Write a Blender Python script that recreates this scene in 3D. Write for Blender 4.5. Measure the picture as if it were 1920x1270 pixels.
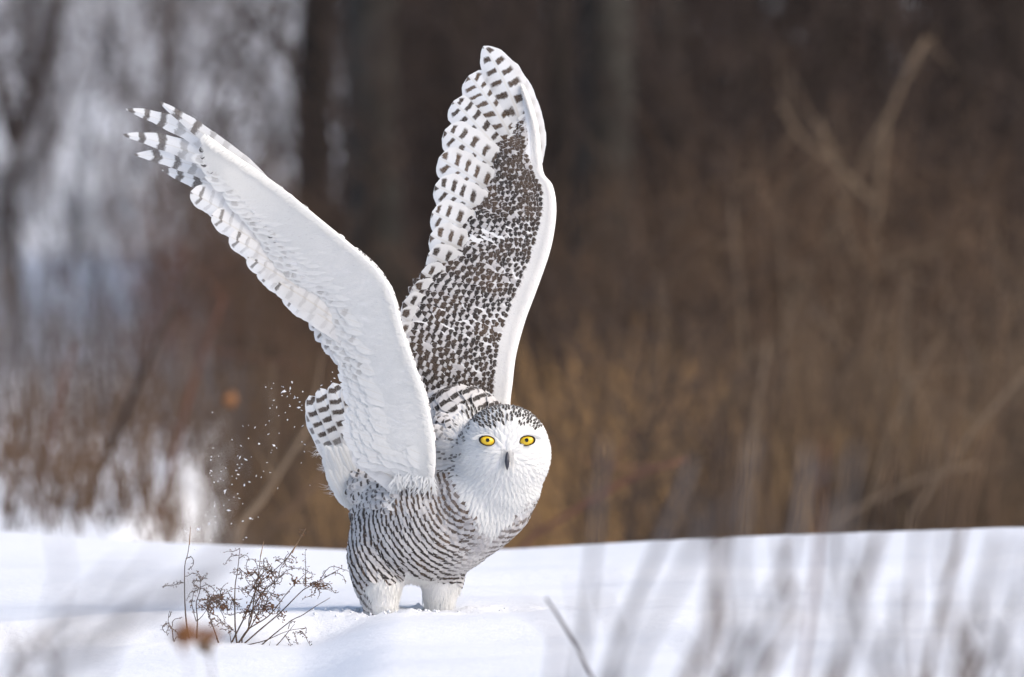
import bpy, math, random
import numpy as np
from mathutils import Vector, noise, bvhtree
for o in list(bpy.data.objects):
    bpy.data.objects.remove(o)
SC = bpy.context.scene
COL = SC.collection
PI = math.pi
rs = np.random.RandomState(7)

# ------------------------------------------------------------------ camera
D0, HC = 21.333, 1.0
cam_d = bpy.data.cameras.new("camera")
cam_d.lens = 400
cam_d.sensor_width = 36
cam_d.clip_start = 0.5
cam_d.clip_end = 2000
cam_d.dof.use_dof = True
cam_d.dof.focus_distance = D0 - 0.08
cam_d.dof.aperture_fstop = 5.6
cam = bpy.data.objects.new("camera", cam_d)
COL.objects.link(cam)
cam.location = (0, -D0, HC)
FWD = Vector((0, D0, 0.515 - HC)).normalized()
cam.rotation_euler = FWD.to_track_quat('-Z', 'Y').to_euler()
SC.camera = cam
UPV = Vector((0, -FWD.z, FWD.y))

# ------------------------------------------------------------------ sky, sun, exposure
SUN = Vector((0.66, -0.36, 0.66)).normalized()
world = bpy.data.worlds.new("World")
SC.world = world
world.use_nodes = True
wn = world.node_tree
bg = wn.nodes["Background"]
sky = wn.nodes.new("ShaderNodeTexSky")
sky.sky_type = 'NISHITA'
sky.sun_disc = False
sky.sun_elevation = math.asin(SUN.z)
sky.sun_rotation = math.atan2(SUN.x, SUN.y)
sky.air_density = 1.0
sky.dust_density = 3.5
sky.ozone_density = 1.0
wn.links.new(sky.outputs[0], bg.inputs[0])
bg.inputs[1].default_value = 0.15
sun_d = bpy.data.lights.new("sun", 'SUN')
sun_d.energy = 1.05
sun_d.angle = math.radians(36.0)
sun_d.color = (1.0, 0.94, 0.86)
sun = bpy.data.objects.new("sun", sun_d)
COL.objects.link(sun)
sun.rotation_euler = SUN.to_track_quat('Z', 'Y').to_euler()
SC.view_settings.view_transform = 'Standard'
SC.view_settings.look = 'None'
SC.view_settings.exposure = 0.50
SC.view_settings.gamma = 1
SC.view_settings.use_curve_mapping = False
SC.cycles.use_denoising = True
SC.cycles.max_bounces = 8
SC.cycles.diffuse_bounces = 4
SC.cycles.transparent_max_bounces = 8

# ------------------------------------------------------------------ projection helpers
def at(u, v, Y=0.0):
    """point of the place seen at photograph pixel (u, v) and standing at depth Y"""
    a = (u - 960) / 960 * 0.045
    b = -(v - 635) / 960 * 0.045
    ray = FWD + Vector((a, 0, 0)) + UPV * b
    t = (Y + D0) / ray.y
    return Vector((ray.x * t, Y, HC + ray.z * t))

def atn(A):
    A = np.asarray(A, float)
    a = (A[:, 0] - 960) / 960 * 0.045
    b = -(A[:, 1] - 635) / 960 * 0.045
    ry = FWD.y + UPV.y * b
    rz = FWD.z + UPV.z * b
    t = (A[:, 2] + D0) / ry
    return np.stack([a * t, A[:, 2], HC + rz * t], 1)

def proj(P):
    P = np.atleast_2d(P)
    q = P - np.array([0, -D0, HC])
    z = q @ np.array(FWD)
    x = q[:, 0] / z
    y = (q @ np.array(UPV)) / z
    return 960 + x / 0.045 * 960, 635 - y / 0.045 * 960

def spline(pts, n):
    """Catmull-Rom through pts, n samples equally spaced in arc length"""
    P = np.asarray(pts, float)
    Q = np.vstack([2 * P[0] - P[1], P, 2 * P[-1] - P[-2]])
    out = []
    for i in range(1, len(Q) - 2):
        t = np.linspace(0, 1, 12, endpoint=False)[:, None]
        p0, p1, p2, p3 = Q[i - 1], Q[i], Q[i + 1], Q[i + 2]
        out.append(0.5 * ((2 * p1) + (-p0 + p2) * t + (2 * p0 - 5 * p1 + 4 * p2 - p3) * t ** 2 + (-p0 + 3 * p1 - 3 * p2 + p3) * t ** 3))
    C = np.vstack(out + [P[-1:]])
    s = np.r_[0, np.cumsum(np.linalg.norm(np.diff(C, axis=0), axis=1))]
    t = np.linspace(0, s[-1], n)
    return np.stack([np.interp(t, s, C[:, k]) for k in range(P.shape[1])], 1)

def nrm(A):
    return A / np.maximum(np.linalg.norm(A, axis=-1, keepdims=True), 1e-9)

# ------------------------------------------------------------------ mesh collecting
class MB:
    def __init__(s):
        s.V, s.F, s.n, s.A = [], [], 0, {}
    def add(s, V, F, **at_):
        V = np.asarray(V, float)
        s.V.append(V)
        F = np.asarray(F, int)
        if F.shape[1] == 3:
            F = np.hstack([F, F[:, :1]])
        s.F.append(F + s.n)
        for k, a in at_.items():
            s.A.setdefault(k, []).append((s.n, np.broadcast_to(a, (len(V),)).astype(float)))
        s.n += len(V)
    def build(s, name, mat, parent=None, smooth=True):
        V = np.vstack(s.V)
        F = np.vstack(s.F)
        tri = F[:, 0] == F[:, 3]
        lens = np.where(tri, 3, 4)
        flat = F.ravel()
        keep = np.ones(len(flat), bool)
        keep[3::4] = ~tri
        flat = flat[keep]
        me = bpy.data.meshes.new(name)
        me.vertices.add(len(V))
        me.vertices.foreach_set('co', V.ravel())
        me.loops.add(len(flat))
        me.loops.foreach_set('vertex_index', flat.astype(np.int32))
        me.polygons.add(len(F))
        st = np.r_[0, np.cumsum(lens)[:-1]]
        me.polygons.foreach_set('loop_start', st.astype(np.int32))
        me.polygons.foreach_set('loop_total', lens.astype(np.int32))
        me.update(calc_edges=True)
        me.validate()
        if smooth:
            me.polygons.foreach_set('use_smooth', np.ones(len(me.polygons), bool))
        for k, L in s.A.items():
            arr = np.zeros(len(V), np.float32)
            for n0, a in L:
                arr[n0:n0 + len(a)] = a
            at_ = me.attributes.new(k, 'FLOAT', 'POINT')
            at_.data.foreach_set('value', arr)
        me.materials.append(mat)
        o = bpy.data.objects.new(name, me)
        COL.objects.link(o)
        if parent:
            o.parent = parent
            o.matrix_parent_inverse = parent.matrix_world.inverted()
        return o

def tag(o, label=None, cat=None, group=None, kind=None):
    if label: o['label'] = label
    if cat: o['category'] = cat
    if group: o['group'] = group
    if kind: o['kind'] = kind
    return o

def empty(name, loc):
    o = bpy.data.objects.new(name, None)
    o.location = loc
    o.empty_display_size = 0.1
    COL.objects.link(o)
    bpy.context.view_layer.update()
    return o

def tube(mb, P, R, sides=5, **at_):
    P = np.asarray(P, float)
    n = len(P)
    R = np.broadcast_to(R, (n,))
    T = nrm(np.gradient(P, axis=0))
    ref = np.array([0.13, 1, 0.2]) if abs(T[0] @ np.array([0.13, 1, 0.2])) < 0.9 else np.array([1, 0, 0.1])
    A = nrm(np.cross(T, ref))
    B = np.cross(T, A)
    ang = np.arange(sides) * 2 * PI / sides
    V = P[:, None] + R[:, None, None] * (A[:, None] * np.cos(ang)[None, :, None] + B[:, None] * np.sin(ang)[None, :, None])
    i = np.arange(n - 1)[:, None] * sides
    j = np.arange(sides)[None]
    k = (j + 1) % sides
    F = np.stack([i + j, i + k, i + sides + k, i + sides + j], -1).reshape(-1, 4)
    V = np.vstack([V.reshape(-1, 3), P[:1], P[-1:]])
    a, b = n * sides, n * sides + 1
    c = np.arange(sides)
    d = (c + 1) % sides
    caps = np.vstack([np.stack([d, c, np.full(sides, a), np.full(sides, a)], 1) * 1,
                      np.stack([(n - 1) * sides + c, (n - 1) * sides + d, np.full(sides, b), np.full(sides, b)], 1)])
    caps[:, 3] = caps[:, 0]
    F = np.vstack([F, caps])
    mb.add(V, F, **at_)

# ------------------------------------------------------------------ material helpers
class NT:
    def __init__(s, name):
        s.m = bpy.data.materials.new(name)
        s.m.use_nodes = True
        s.t = s.m.node_tree
        s.b = s.t.nodes["Principled BSDF"]
        s.out = s.t.nodes["Material Output"]
    def n(s, ty, **kw):
        x = s.t.nodes.new(ty)
        for k, v in kw.items():
            setattr(x, k, v)
        return x
    def put(s, sock, v):
        if isinstance(v, bpy.types.NodeSocket):
            s.t.links.new(v, sock)
        else:
            sock.default_value = v
    def M(s, op, a, b=0.0, c=0.0, clamp=False):
        x = s.n('ShaderNodeMath', operation=op)
        x.use_clamp = clamp
        s.put(x.inputs[0], a); s.put(x.inputs[1], b); s.put(x.inputs[2], c)
        return x.outputs[0]
    def attr(s, name):
        return s.n('ShaderNodeAttribute', attribute_name=name).outputs['Fac']
    def noise(s, scale, detail=3, rough=0.6, co=None):
        x = s.n('ShaderNodeTexNoise')
        x.inputs['Scale'].default_value = scale
        x.inputs['Detail'].default_value = detail
        x.inputs['Roughness'].default_value = rough
        if co is None:
            co = s.n('ShaderNodeTexCoord').outputs['Object']
        s.t.links.new(co, x.inputs['Vector'])
        return x.outputs['Fac']
    def ss(s, x, lo, hi):
        y = s.n('ShaderNodeMapRange', interpolation_type='SMOOTHSTEP')
        s.put(y.inputs['Value'], x)
        s.put(y.inputs['From Min'], lo); s.put(y.inputs['From Max'], hi)
        return y.outputs['Result']
    def mix(s, f, a, b):
        x = s.n('ShaderNodeMix', data_type='RGBA')
        s.put(x.inputs[0], f)
        s.put(x.inputs[6], a if not isinstance(a, tuple) else (*a, 1))
        s.put(x.inputs[7], b if not isinstance(b, tuple) else (*b, 1))
        return x.outputs[2]
    def bump(s, h, strength, dist):
        x = s.n('ShaderNodeBump')
        x.inputs['Strength'].default_value = strength
        x.inputs['Distance'].default_value = dist
        s.t.links.new(h, x.inputs['Height'])
        s.t.links.new(x.outputs[0], s.b.inputs['Normal'])
        return x.outputs[0]

def simple(name, c1, c2, scale=8, rough=0.8, bump=0.0, lo=0.35, hi=0.65, spec=0.3, c3=None, s3=1.0):
    k = NT(name)
    f = k.ss(k.noise(scale, 4), lo, hi)
    c = k.mix(f, c1, c2)
    if c3:
        wc = k.n('ShaderNodeNewGeometry').outputs['Position']
        c = k.mix(k.ss(k.noise(s3, 2, 0.5, wc), 0.5, 0.66), c, c3)
    k.put(k.b.inputs['Base Color'], c)
    k.b.inputs['Roughness'].default_value = rough
    k.b.inputs['Specular IOR Level'].default_value = spec
    if bump:
        k.bump(k.noise(scale * 3, 5), bump, 0.01)
    return k.m

def plumage(name, white=(0.86, 0.85, 0.84), trans=0.28, soft=0.07):
    """feather vanes: bars along the phase attribute 'ph', half width 'wd', darkness 'dk', brownness 'br', bar reach across the vane 'el'"""
    k = NT(name)
    ph, wd, dk, br, el, ac, wt, sd = [k.attr(x) for x in ('ph', 'wd', 'dk', 'br', 'el', 'ac', 'wt', 'sd')]
    sg, sh = k.attr('sg'), k.attr('sh')
    wob = k.M('MULTIPLY', k.M('SUBTRACT', k.noise(95, 3, 0.65), 0.5), 0.42)
    p = k.M('ADD', k.M('ADD', ph, wob), k.M('MULTIPLY', sg, k.M('GREATER_THAN', ac, 0.0)))
    f = k.M('ABSOLUTE', k.M('SUBTRACT', k.M('FRACT', p), 0.5))
    m = k.M('SUBTRACT', 1.0, k.ss(f, k.M('SUBTRACT', wd, soft), k.M('ADD', wd, soft)))
    edge = k.M('SUBTRACT', 1.0, k.ss(k.M('ABSOLUTE', ac), k.M('SUBTRACT', el, 0.13), k.M('ADD', el, 0.08)))
    m = k.M('MULTIPLY', k.M('MULTIPLY', m, edge), dk)
    gap = k.M('MULTIPLY', sh, k.M('SUBTRACT', 1.0, k.ss(k.M('ABSOLUTE', ac), 0.05, 0.16)))
    m = k.M('MULTIPLY', m, k.M('SUBTRACT', 1.0, gap))
    streak = k.noise(420, 2, 0.5)
    m = k.M('MULTIPLY', m, k.M('ADD', 0.72, k.M('MULTIPLY', streak, 0.5)), clamp=True)
    brn = k.M('ADD', br, k.M('MULTIPLY', k.M('SUBTRACT', k.noise(30, 2), 0.5), 0.5), clamp=True)
    dark = k.mix(brn, (0.020, 0.015, 0.013), (0.17, 0.105, 0.062))
    shaft = k.M('SUBTRACT', 1.0, k.ss(k.M('ABSOLUTE', ac), 0.02, 0.09))
    wht = k.mix(wt, white, (0.52, 0.49, 0.50))
    wht = k.mix(k.M('MULTIPLY', shaft, 0.25), wht, (0.62, 0.55, 0.42))
    wht = k.mix(k.M('MULTIPLY', k.ss(k.noise(260, 3, 0.6), 0.45, 0.75), 0.12), wht, (0.55, 0.54, 0.54))
    c = k.mix(m, wht, dark)
    k.put(k.b.inputs['Base Color'], c)
    k.b.inputs['Roughness'].default_value = 0.75
    k.b.inputs['Specular IOR Level'].default_value = 0.15
    k.b.inputs['Sheen Weight'].default_value = 0.1
    k.bump(k.noise(700, 2, 0.7), 0.25, 0.001)
    tr = k.n('ShaderNodeBsdfTranslucent')
    k.t.links.new(c, tr.inputs['Color'])
    mx = k.n('ShaderNodeMixShader')
    mx.inputs[0].default_value = trans
    k.t.links.new(k.b.outputs[0], mx.inputs[1])
    k.t.links.new(tr.outputs[0], mx.inputs[2])
    k.t.links.new(mx.outputs[0], k.out.inputs['Surface'])
    return k.m

M_PLUM = plumage('plumage')
M_THIN = plumage('thin_plumage', trans=0.42)
M_DOWN = plumage('down_plumage', white=(0.87, 0.87, 0.86), trans=0.35)
M_SKIN = simple('downy_skin', (0.80, 0.79, 0.78), (0.72, 0.71, 0.71), 40, 0.9)
def snow_material():
    k = NT('fresh_snow')
    wc = k.n('ShaderNodeNewGeometry').outputs['Position']
    c = k.mix(k.noise(3, 3, 0.5, wc), (0.77, 0.79, 0.835), (0.83, 0.845, 0.875))
    k.put(k.b.inputs['Base Color'], c)
    k.b.inputs['Roughness'].default_value = 0.7
    k.b.inputs['Specular IOR Level'].default_value = 0.2
    h = k.M('ADD', k.M('MULTIPLY', k.noise(22, 4, 0.6, wc), 0.9), k.M('MULTIPLY', k.noise(160, 3, 0.7, wc), 0.35))
    k.bump(h, 0.45, 0.012)
    return k.m
M_SNOW = snow_material()
M_WEED = simple('weed_stem', (0.055, 0.036, 0.028), (0.13, 0.085, 0.055), 60, 0.8)
M_WEEDTIP = simple('pale_weed_stem', (0.30, 0.20, 0.12), (0.20, 0.12, 0.07), 60, 0.8)
M_RUST = simple('rusty_seed', (0.20, 0.095, 0.045), (0.08, 0.045, 0.028), 90, 0.8)
M_BARK_GREY = simple('grey_bark', (0.052, 0.049, 0.043), (0.030, 0.027, 0.023), 7, 0.9, 0.8)
M_BARK_DARK = simple('dark_bark', (0.014, 0.011, 0.009), (0.025, 0.019, 0.015), 7, 0.9, 0.8)
M_TWIG_DARK = simple('dark_twig', (0.035, 0.024, 0.020), (0.065, 0.045, 0.036), 3, 0.85)
M_TWIG_BROWN = simple('brown_twig', (0.125, 0.076, 0.045), (0.060, 0.039, 0.027), 3, 0.85)
M_TWIG_TAN = simple('tan_twig', (0.20, 0.145, 0.098), (0.13, 0.092, 0.062), 3, 0.85)
M_TWIG_RED = simple('red_twig', (0.15, 0.062, 0.038), (0.09, 0.045, 0.033), 3, 0.85)
M_TWIG_GREY = simple('grey_twig', (0.15, 0.135, 0.135), (0.09, 0.082, 0.085), 3, 0.85)
M_GRASS = simple('dead_grass', (0.38, 0.225, 0.095), (0.17, 0.105, 0.052), 1.7, 0.8, c3=(0.065, 0.043, 0.028), s3=2.2)
M_GRASS_BROWN = simple('brown_grass', (0.105, 0.066, 0.038), (0.040, 0.028, 0.020), 1.7, 0.8, c3=(0.19, 0.12, 0.062), s3=2.0)
M_WOOD = simple('wood_mass', (0.018, 0.013, 0.010), (0.038, 0.026, 0.020), 1.3, 0.9, c3=(0.085, 0.050, 0.030), s3=0.9)
M_WOODL = simple('leafless_wood_mass', (0.12, 0.095, 0.095), (0.075, 0.058, 0.055), 1.3, 0.9)
M_OAK = simple('orange_leaf', (0.33, 0.15, 0.06), (0.20, 0.09, 0.04), 20, 0.8)
def plain(name, c, rough, spec=0.5, coat=0.0):
    k = NT(name)
    k.put(k.b.inputs['Base Color'], k.mix(k.noise(60, 2), c, tuple(x * 0.8 for x in c)))
    k.b.inputs['Roughness'].default_value = rough
    k.b.inputs['Specular IOR Level'].default_value = spec
    k.b.inputs['Coat Weight'].default_value = coat
    return k.m
M_PUPIL = plain('pupil_black', (0.004, 0.004, 0.004), 0.12, 0.5)
M_LID = plain('eyelid_skin', (0.020, 0.014, 0.012), 0.55, 0.3)
M_BEAK = plain('horn', (0.045, 0.047, 0.062), 0.4, 0.4)
def iris_material():
    k = NT('iris')
    r = k.attr('rad')
    c = k.mix(k.ss(r, 0.55, 1.0), (0.86, 0.58, 0.012), (0.62, 0.37, 0.008))
    c = k.mix(k.M('MULTIPLY', k.noise(500, 2), 0.25), c, (0.80, 0.42, 0.01))
    k.put(k.b.inputs['Base Color'], c)
    k.b.inputs['Roughness'].default_value = 0.3
    k.b.inputs['Coat Weight'].default_value = 0.35
    k.b.inputs['Coat Roughness'].default_value = 0.03
    return k.m
M_IRIS = iris_material()

# ------------------------------------------------------------------ terrain
_cu = np.array([-3000, 0, 300, 650, 960, 1200, 1400, 1900, 5000.])
_cv = np.array([1010, 1012, 1027, 1041, 1039, 1025, 1015, 998, 990.])
YC = 3.2
def crest_z(x):
    u = 960 + x / ((D0 + YC) / D0) * 1000
    v = np.interp(u, _cu, _cv)
    return 1.0 - (v - 150) * (D0 + YC) / D0 / 1000 + 0.002

def sst(x, a, b):
    t = np.clip((x - a) / (b - a), 0, 1)
    return t * t * (3 - 2 * t)

_ph = rs.rand(8, 3) * 6.28
def ground(x, y):
    x = np.asarray(x, float); y = np.asarray(y, float)
    z = crest_z(x) * sst(y, 0.3, YC)
    und = 0.013 * np.sin(x * 2.3 + 1.2 + 0.7 * y) + 0.010 * np.sin(y * 3.1 - x * 1.1 + 2.0) + 0.005 * np.sin(7.3 * x + 3 * y + 1) + 0.004 * np.sin(9 * y - 5 * x)
    near = np.exp(-(x + 0.12) ** 2 / 0.18 - (y) ** 2 / 0.08)
    z = z + und * (1 - near) * (1 - sst(y, 1.8, YC)) * np.where(y < -4, 1.5, 1)
    z = z - 0.050 * sst(-y - .35 * np.clip(-x - .4, -.3, .6), .06, .28) * (1 - sst(x, -.40, -.20)) * (1 - .6 * sst(-y, 1.2, 4))
    z = z + 0.006 * np.exp(-((y - 1.05 + 0.3 * x) / 0.30) ** 2)
    low = -0.30 - 0.62 * sst(x, -1.15, -0.65)
    z = z + (low - z) * sst(y, YC + 0.1, 8.5)
    z = z + sst(y, 42, 75) * (0.5 + 0.62 * sst(x, -1.15, -0.65)) + sst(y, 75, 190) * 9.0 + sst(y, 190, 900) * 20
    return z

def grid_lines(dense, far, step, lim):
    a = [0.0]
    s = step
    while a[-1] < lim:
        if a[-1] > dense: s *= 1.09
        a.append(a[-1] + s)
    return np.array(a)
gx = grid_lines(1.1, 0, 0.011, 900)
gx = np.r_[-gx[:0:-1], gx]
gy_b = grid_lines(1.0, 0, 0.010, 1500)
gy_f = grid_lines(2.6, 0, 0.012, 60)
gy = np.r_[-gy_f[:0:-1], gy_b]
# keep the drift's crest well sampled
gy = np.unique(np.r_[gy, np.arange(2.0, 5.0, 0.06)])
GX, GY = np.meshgrid(gx, gy)
GZ = ground(GX, GY)
pr = np.exp(-((GX - at(715, 1150).x) ** 2) / 0.008 - (GY + 0.05) ** 2 / 0.008) + 0.8 * np.exp(-((GX - at(828, 1140).x) ** 2) / 0.006 - (GY - 0.02) ** 2 / 0.006)
sel = (np.abs(GX + 0.15) < 0.6) & (np.abs(GY) < 0.5)
ii = np.argwhere(sel)
for i, j in ii:
    p = Vector((GX[i, j] * 16, GY[i, j] * 16, 0.3))
    q = Vector((GX[i, j] * 45, GY[i, j] * 45, 1.3))
    d = math.exp(-((GX[i, j] + 0.15) ** 2) / 0.05 - (GY[i, j]) ** 2 / 0.02)
    GZ[i, j] += (noise.noise(p) * 0.010 + abs(noise.noise(q)) * 0.012) * (0.12 + d)
for i, j in np.argwhere((pr > 0.02)):
    ring = pr[i, j] * (1 - pr[i, j]) * 4
    GZ[i, j] += ring * 0.010 * (0.6 + noise.noise(Vector((GX[i, j] * 60, GY[i, j] * 60, 4)))) - 0.008 * pr[i, j]
ny, nx = GX.shape
mb = MB()
i = np.arange(ny - 1)[:, None] * nx
j = np.arange(nx - 1)[None]
F = np.stack([i + j, i + j + 1, i + nx + j + 1, i + nx + j], -1).reshape(-1, 4)
mb.add(np.stack([GX, GY, GZ], -1).reshape(-1, 3), F)
tag(mb.build('snow_ground', M_SNOW), kind='structure')
def gz(x, y):
    return float(ground(x, y))

# ------------------------------------------------------------------ feathers in batches
def prof_contour(v):
    return np.where(v < 0.5, 0.35 + 0.65 * np.sin(np.clip(v / 0.5, 0, 1) * PI / 2), np.sqrt(np.clip(1 - ((v - 0.5) / 0.5) ** 2, 0, 1)) * 0.97 + 0.03)
def prof_flight(v):
    return np.where(v < 0.22, 0.45 + 0.55 * np.sin(np.clip(v / 0.22, 0, 1) * PI / 2), np.where(v < 0.8, 1.0, np.sqrt(np.clip(1 - ((v - 0.8) / 0.2) ** 2, 0, 1)) * 0.96 + 0.04))
def prof_pointed(v):
    return np.where(v < 0.25, 0.5 + 0.5 * np.sin(np.clip(v / 0.25, 0, 1) * PI / 2), np.clip(1 - ((v - 0.25) / 0.75) ** 2.6, 0, 1) ** 0.8 * 0.97 + 0.03)
def prof_blade(v):
    return np.where(v < .22, .45 + .55 * np.sin(np.clip(v / .22, 0, 1) * PI / 2), np.where(v < .5, 1.0, np.clip(1 - ((v - .5) / .5) ** 2, 0, 1) ** .72 * .97 + .03))
def prof_hair(v):
    return np.clip(1.0 - v ** 2 * 0.85, 0.1, 1)

def feathers(mb, R, D, N, L, W, ph0=0., ph1=1., wd=0.15, dk=1., br=0., el=1.3, wt=0., nl=5, nw=2, curv=5., lift=0.10, bend=0., prof=prof_contour, camb=0.12, jag=0.06, sink=0.002, conform=None):
    n = len(R)
    if n == 0: return
    def V1(x): return np.broadcast_to(np.asarray(x, float), (n,)).copy()
    L, W, ph0, ph1, wd, dk, br, el, wt, curv, lift, bend = map(V1, (L, W, ph0, ph1, wd, dk, br, el, wt, curv, lift, bend))
    N = nrm(N)
    D = nrm(D - N * np.sum(D * N, 1, keepdims=True))
    S = np.cross(D, N)
    v = np.linspace(0, 1, nl + 1)
    a = np.linspace(-1, 1, nw + 1)
    VV, AA = np.meshgrid(v, a, indexing='ij')
    VV = VV.ravel(); AA = AA.ravel()
    nv = len(VV)
    x = VV[None] * L[:, None]
    wid = 0.5 * W[:, None] * prof(VV)[None]
    wid = wid * (1 + jag * (rs.rand(n, nv) - 0.5) * 2 * (np.abs(AA)[None] > 0.9))
    tipj = (VV > 0.99)[None] * (rs.rand(n, nv) - 0.5) * jag * W[:, None]
    off = lift[:, None] * x - curv[:, None] * x ** 2 - camb * W[:, None] * (AA ** 2)[None] * prof(VV)[None] - sink
    side = AA[None] * wid + bend[:, None] * x ** 2
    P = R[:, None] + D[:, None] * (x + tipj)[..., None] + S[:, None] * side[..., None] + N[:, None] * off[..., None]
    if conform is not None:
        # lay the vane over the skin: no point of a feather runs under the surface
        Q = P.reshape(-1, 3)
        need = np.tile(0.0004 + 0.0040 * VV * (1 - .35 * AA ** 2), n)
        for q in range(len(Q)):
            h = conform.find_nearest(Q[q])
            if h[0] is None: continue
            sgn_ = (Q[q][0] - h[0][0]) * h[1][0] + (Q[q][1] - h[0][1]) * h[1][1] + (Q[q][2] - h[0][2]) * h[1][2]
            if sgn_ < need[q]:
                Q[q] += np.array(h[1]) * (need[q] - sgn_)
        P = Q.reshape(P.shape)
    i = np.arange(nl)[:, None] * (nw + 1)
    j = np.arange(nw)[None]
    F = np.stack([i + j, i + j + 1, i + nw + 2 + j, i + nw + 1 + j], -1).reshape(-1, 4)
    F = (F[None] + (np.arange(n) * nv)[:, None, None]).reshape(-1, 4)
    rep = lambda q: np.repeat(q, nv)
    ph = ph0[:, None] + (ph1 - ph0)[:, None] * VV[None]
    mb.add(P.reshape(-1, 3), F, ph=ph.ravel(), wd=rep(wd), dk=rep(dk), br=rep(br), el=rep(el), wt=rep(wt),
           sd=rep(rs.rand(n)), ac=np.tile(AA, n))

# ------------------------------------------------------------------ OWL
OWL = empty('snowy_owl', (at(760, 1150).x, 0.0, 0.0))
tag(OWL, 'snowy owl with both wings raised and yellow eyes, standing on the snow', 'owl')

def blob(mb, u, v, Y, rx, ry, rz, rot=0.0, seg=28):
    th = np.linspace(0, PI, seg // 2 + 1)
    ph = np.linspace(0, 2 * PI, seg, endpoint=False)
    T, Pp = np.meshgrid(th, ph, indexing='ij')
    V = np.stack([rx * np.sin(T) * np.cos(Pp), ry * np.sin(T) * np.sin(Pp), rz * np.cos(T)], -1).reshape(-1, 3)
    c, s = math.cos(rot), math.sin(rot)
    V = V @ np.array([[c, 0, s], [0, 1, 0], [-s, 0, c]]).T
    V += np.array(at(u, v, Y))
    n = len(ph)
    i = np.arange(len(th) - 1)[:, None] * n
    j = np.arange(n)[None]
    k = (j + 1) % n
    mb.add(V, np.stack([i + j, i + k, i + n + k, i + n + j], -1).reshape(-1, 4))

mb = MB()
BL = [  # u, v, Y, rx, ry, rz, rot
    (802, 975, 0.00, .125, .115, .105, .45), (772, 1010, 0.00, .108, .110, .082, .35), (885, 945, -.03, .098, .095, .092, .5),
    (925, 935, -.04, .076, .080, .088, .5), (905, 985, -.025, .075, .075, .052, -.75), (872, 1022, -.01, .075, .07, .042, -.6), (830, 1040, .0, .07, .07, .042, -.1),
    (722, 1020, .00, .066, .080, .085, -.1), (690, 1050, -.02, .036, .050, .070, -.1),
    (946, 852, -.075, .086, .084, .090, 0), (946, 835, -.075, .081, .080, .075, 0), (935, 905, -.068, .080, .070, .072, .3), (888, 870, -.02, .060, .080, .080, .3),
    (850, 860, .02, .060, .085, .090, .4), (865, 800, .055, .080, .075, .070, .2), (820, 880, .03, .070, .08, .080, .4),
    (710, 1085, -.04, .046, .052, .058, -.3), (720, 1128, -.045, .029, .038, .038, -.2), (706, 1130, -.045, .025, .036, .036, -.2),
    (828, 1084, .02, .042, .046, .050, .1), (824, 1120, .02, .034, .040, .034, .1),
    (735, 930, .03, .065, .070, .060, .3), (850, 965, -.045, .055, .060, .065, .3), (852, 832, .0, .055, .065, .055, .3), (698, 918, .03, .042, .045, .045, .1), (702, 1045, -.03, .048, .058, .055, 0), (700, 960, .04, .040, .05, .05, .2), (790, 800, .09, .04, .04, .05, .2),
]
for b in BL: blob(mb, *b)
body = mb.build('body', M_SKIN, OWL)
bpy.context.view_layer.update()
md = body.modifiers.new('r', 'REMESH'); md.mode = 'VOXEL'; md.voxel_size = 0.005
md = body.modifiers.new('s', 'SMOOTH'); md.factor = 0.6; md.iterations = 30
dg = bpy.context.evaluated_depsgraph_get()
me2 = bpy.data.meshes.new_from_object(body.evaluated_get(dg))
body.modifiers.clear()
body.data = me2
me2.name = 'body'
me2.polygons.foreach_set('use_smooth', np.ones(len(me2.polygons), bool))
if not me2.materials: me2.materials.append(M_SKIN)
nvb = len(me2.vertices)
BV = np.zeros(nvb * 3); me2.vertices.foreach_get('co', BV); BV = BV.reshape(-1, 3) + np.array(body.matrix_world.translation)
BN = np.zeros(nvb * 3); me2.vertices.foreach_get('normal', BN); BN = BN.reshape(-1, 3)
me2.calc_loop_triangles()
BT = np.zeros(len(me2.loop_triangles) * 3, np.int32); me2.loop_triangles.foreach_get('vertices', BT); BT = BT.reshape(-1, 3)
ta = 0.5 * np.linalg.norm(np.cross(BV[BT[:, 1]] - BV[BT[:, 0]], BV[BT[:, 2]] - BV[BT[:, 0]]), axis=1)
cum = np.cumsum(ta) / ta.sum()

def sample_body(n):
    t = np.searchsorted(cum, rs.rand(n))
    r1 = np.sqrt(rs.rand(n)); r2 = rs.rand(n)
    w = np.stack([1 - r1, r1 * (1 - r2), r1 * r2], 1)[..., None]
    return (BV[BT[t]] * w).sum(1), nrm((BN[BT[t]] * w).sum(1))

def thin_out(P, r, seedorder=True):
    """dart throwing: keep points at least r (per point) apart"""
    keep = []
    cell = {}
    g = float(np.min(r))
    g = max(g, 0.003)
    K = int(math.ceil(float(np.max(r)) / g))
    Q = np.floor(P / g).astype(int)
    for i in range(len(P)):
        q = Q[i]; ok = True; ri = r[i]
        k = int(math.ceil(ri / g))
        for dx in range(-k, k + 1):
            for dy in range(-k, k + 1):
                for dz in range(-k, k + 1):
                    for m in cell.get((q[0] + dx, q[1] + dy, q[2] + dz), ()):
                        d = P[i] - P[m]
                        if d @ d < ri * ri: ok = False; break
                    if not ok: break
                if not ok: break
            if not ok: break
        if ok:
            keep.append(i)
            cell.setdefault((q[0], q[1], q[2]), []).append(i)
    return np.array(keep)

def inpoly(u, v, poly):
    poly = np.asarray(poly, float)
    c = np.zeros(len(u), bool)
    j = len(poly) - 1
    for i in range(len(poly)):
        xi, yi = poly[i]; xj, yj = poly[j]
        hit = ((yi > v) != (yj > v)) & (u < (xj - xi) * (v - yi) / (yj - yi + 1e-9) + xi)
        c ^= hit
        j = i
    return c

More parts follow.
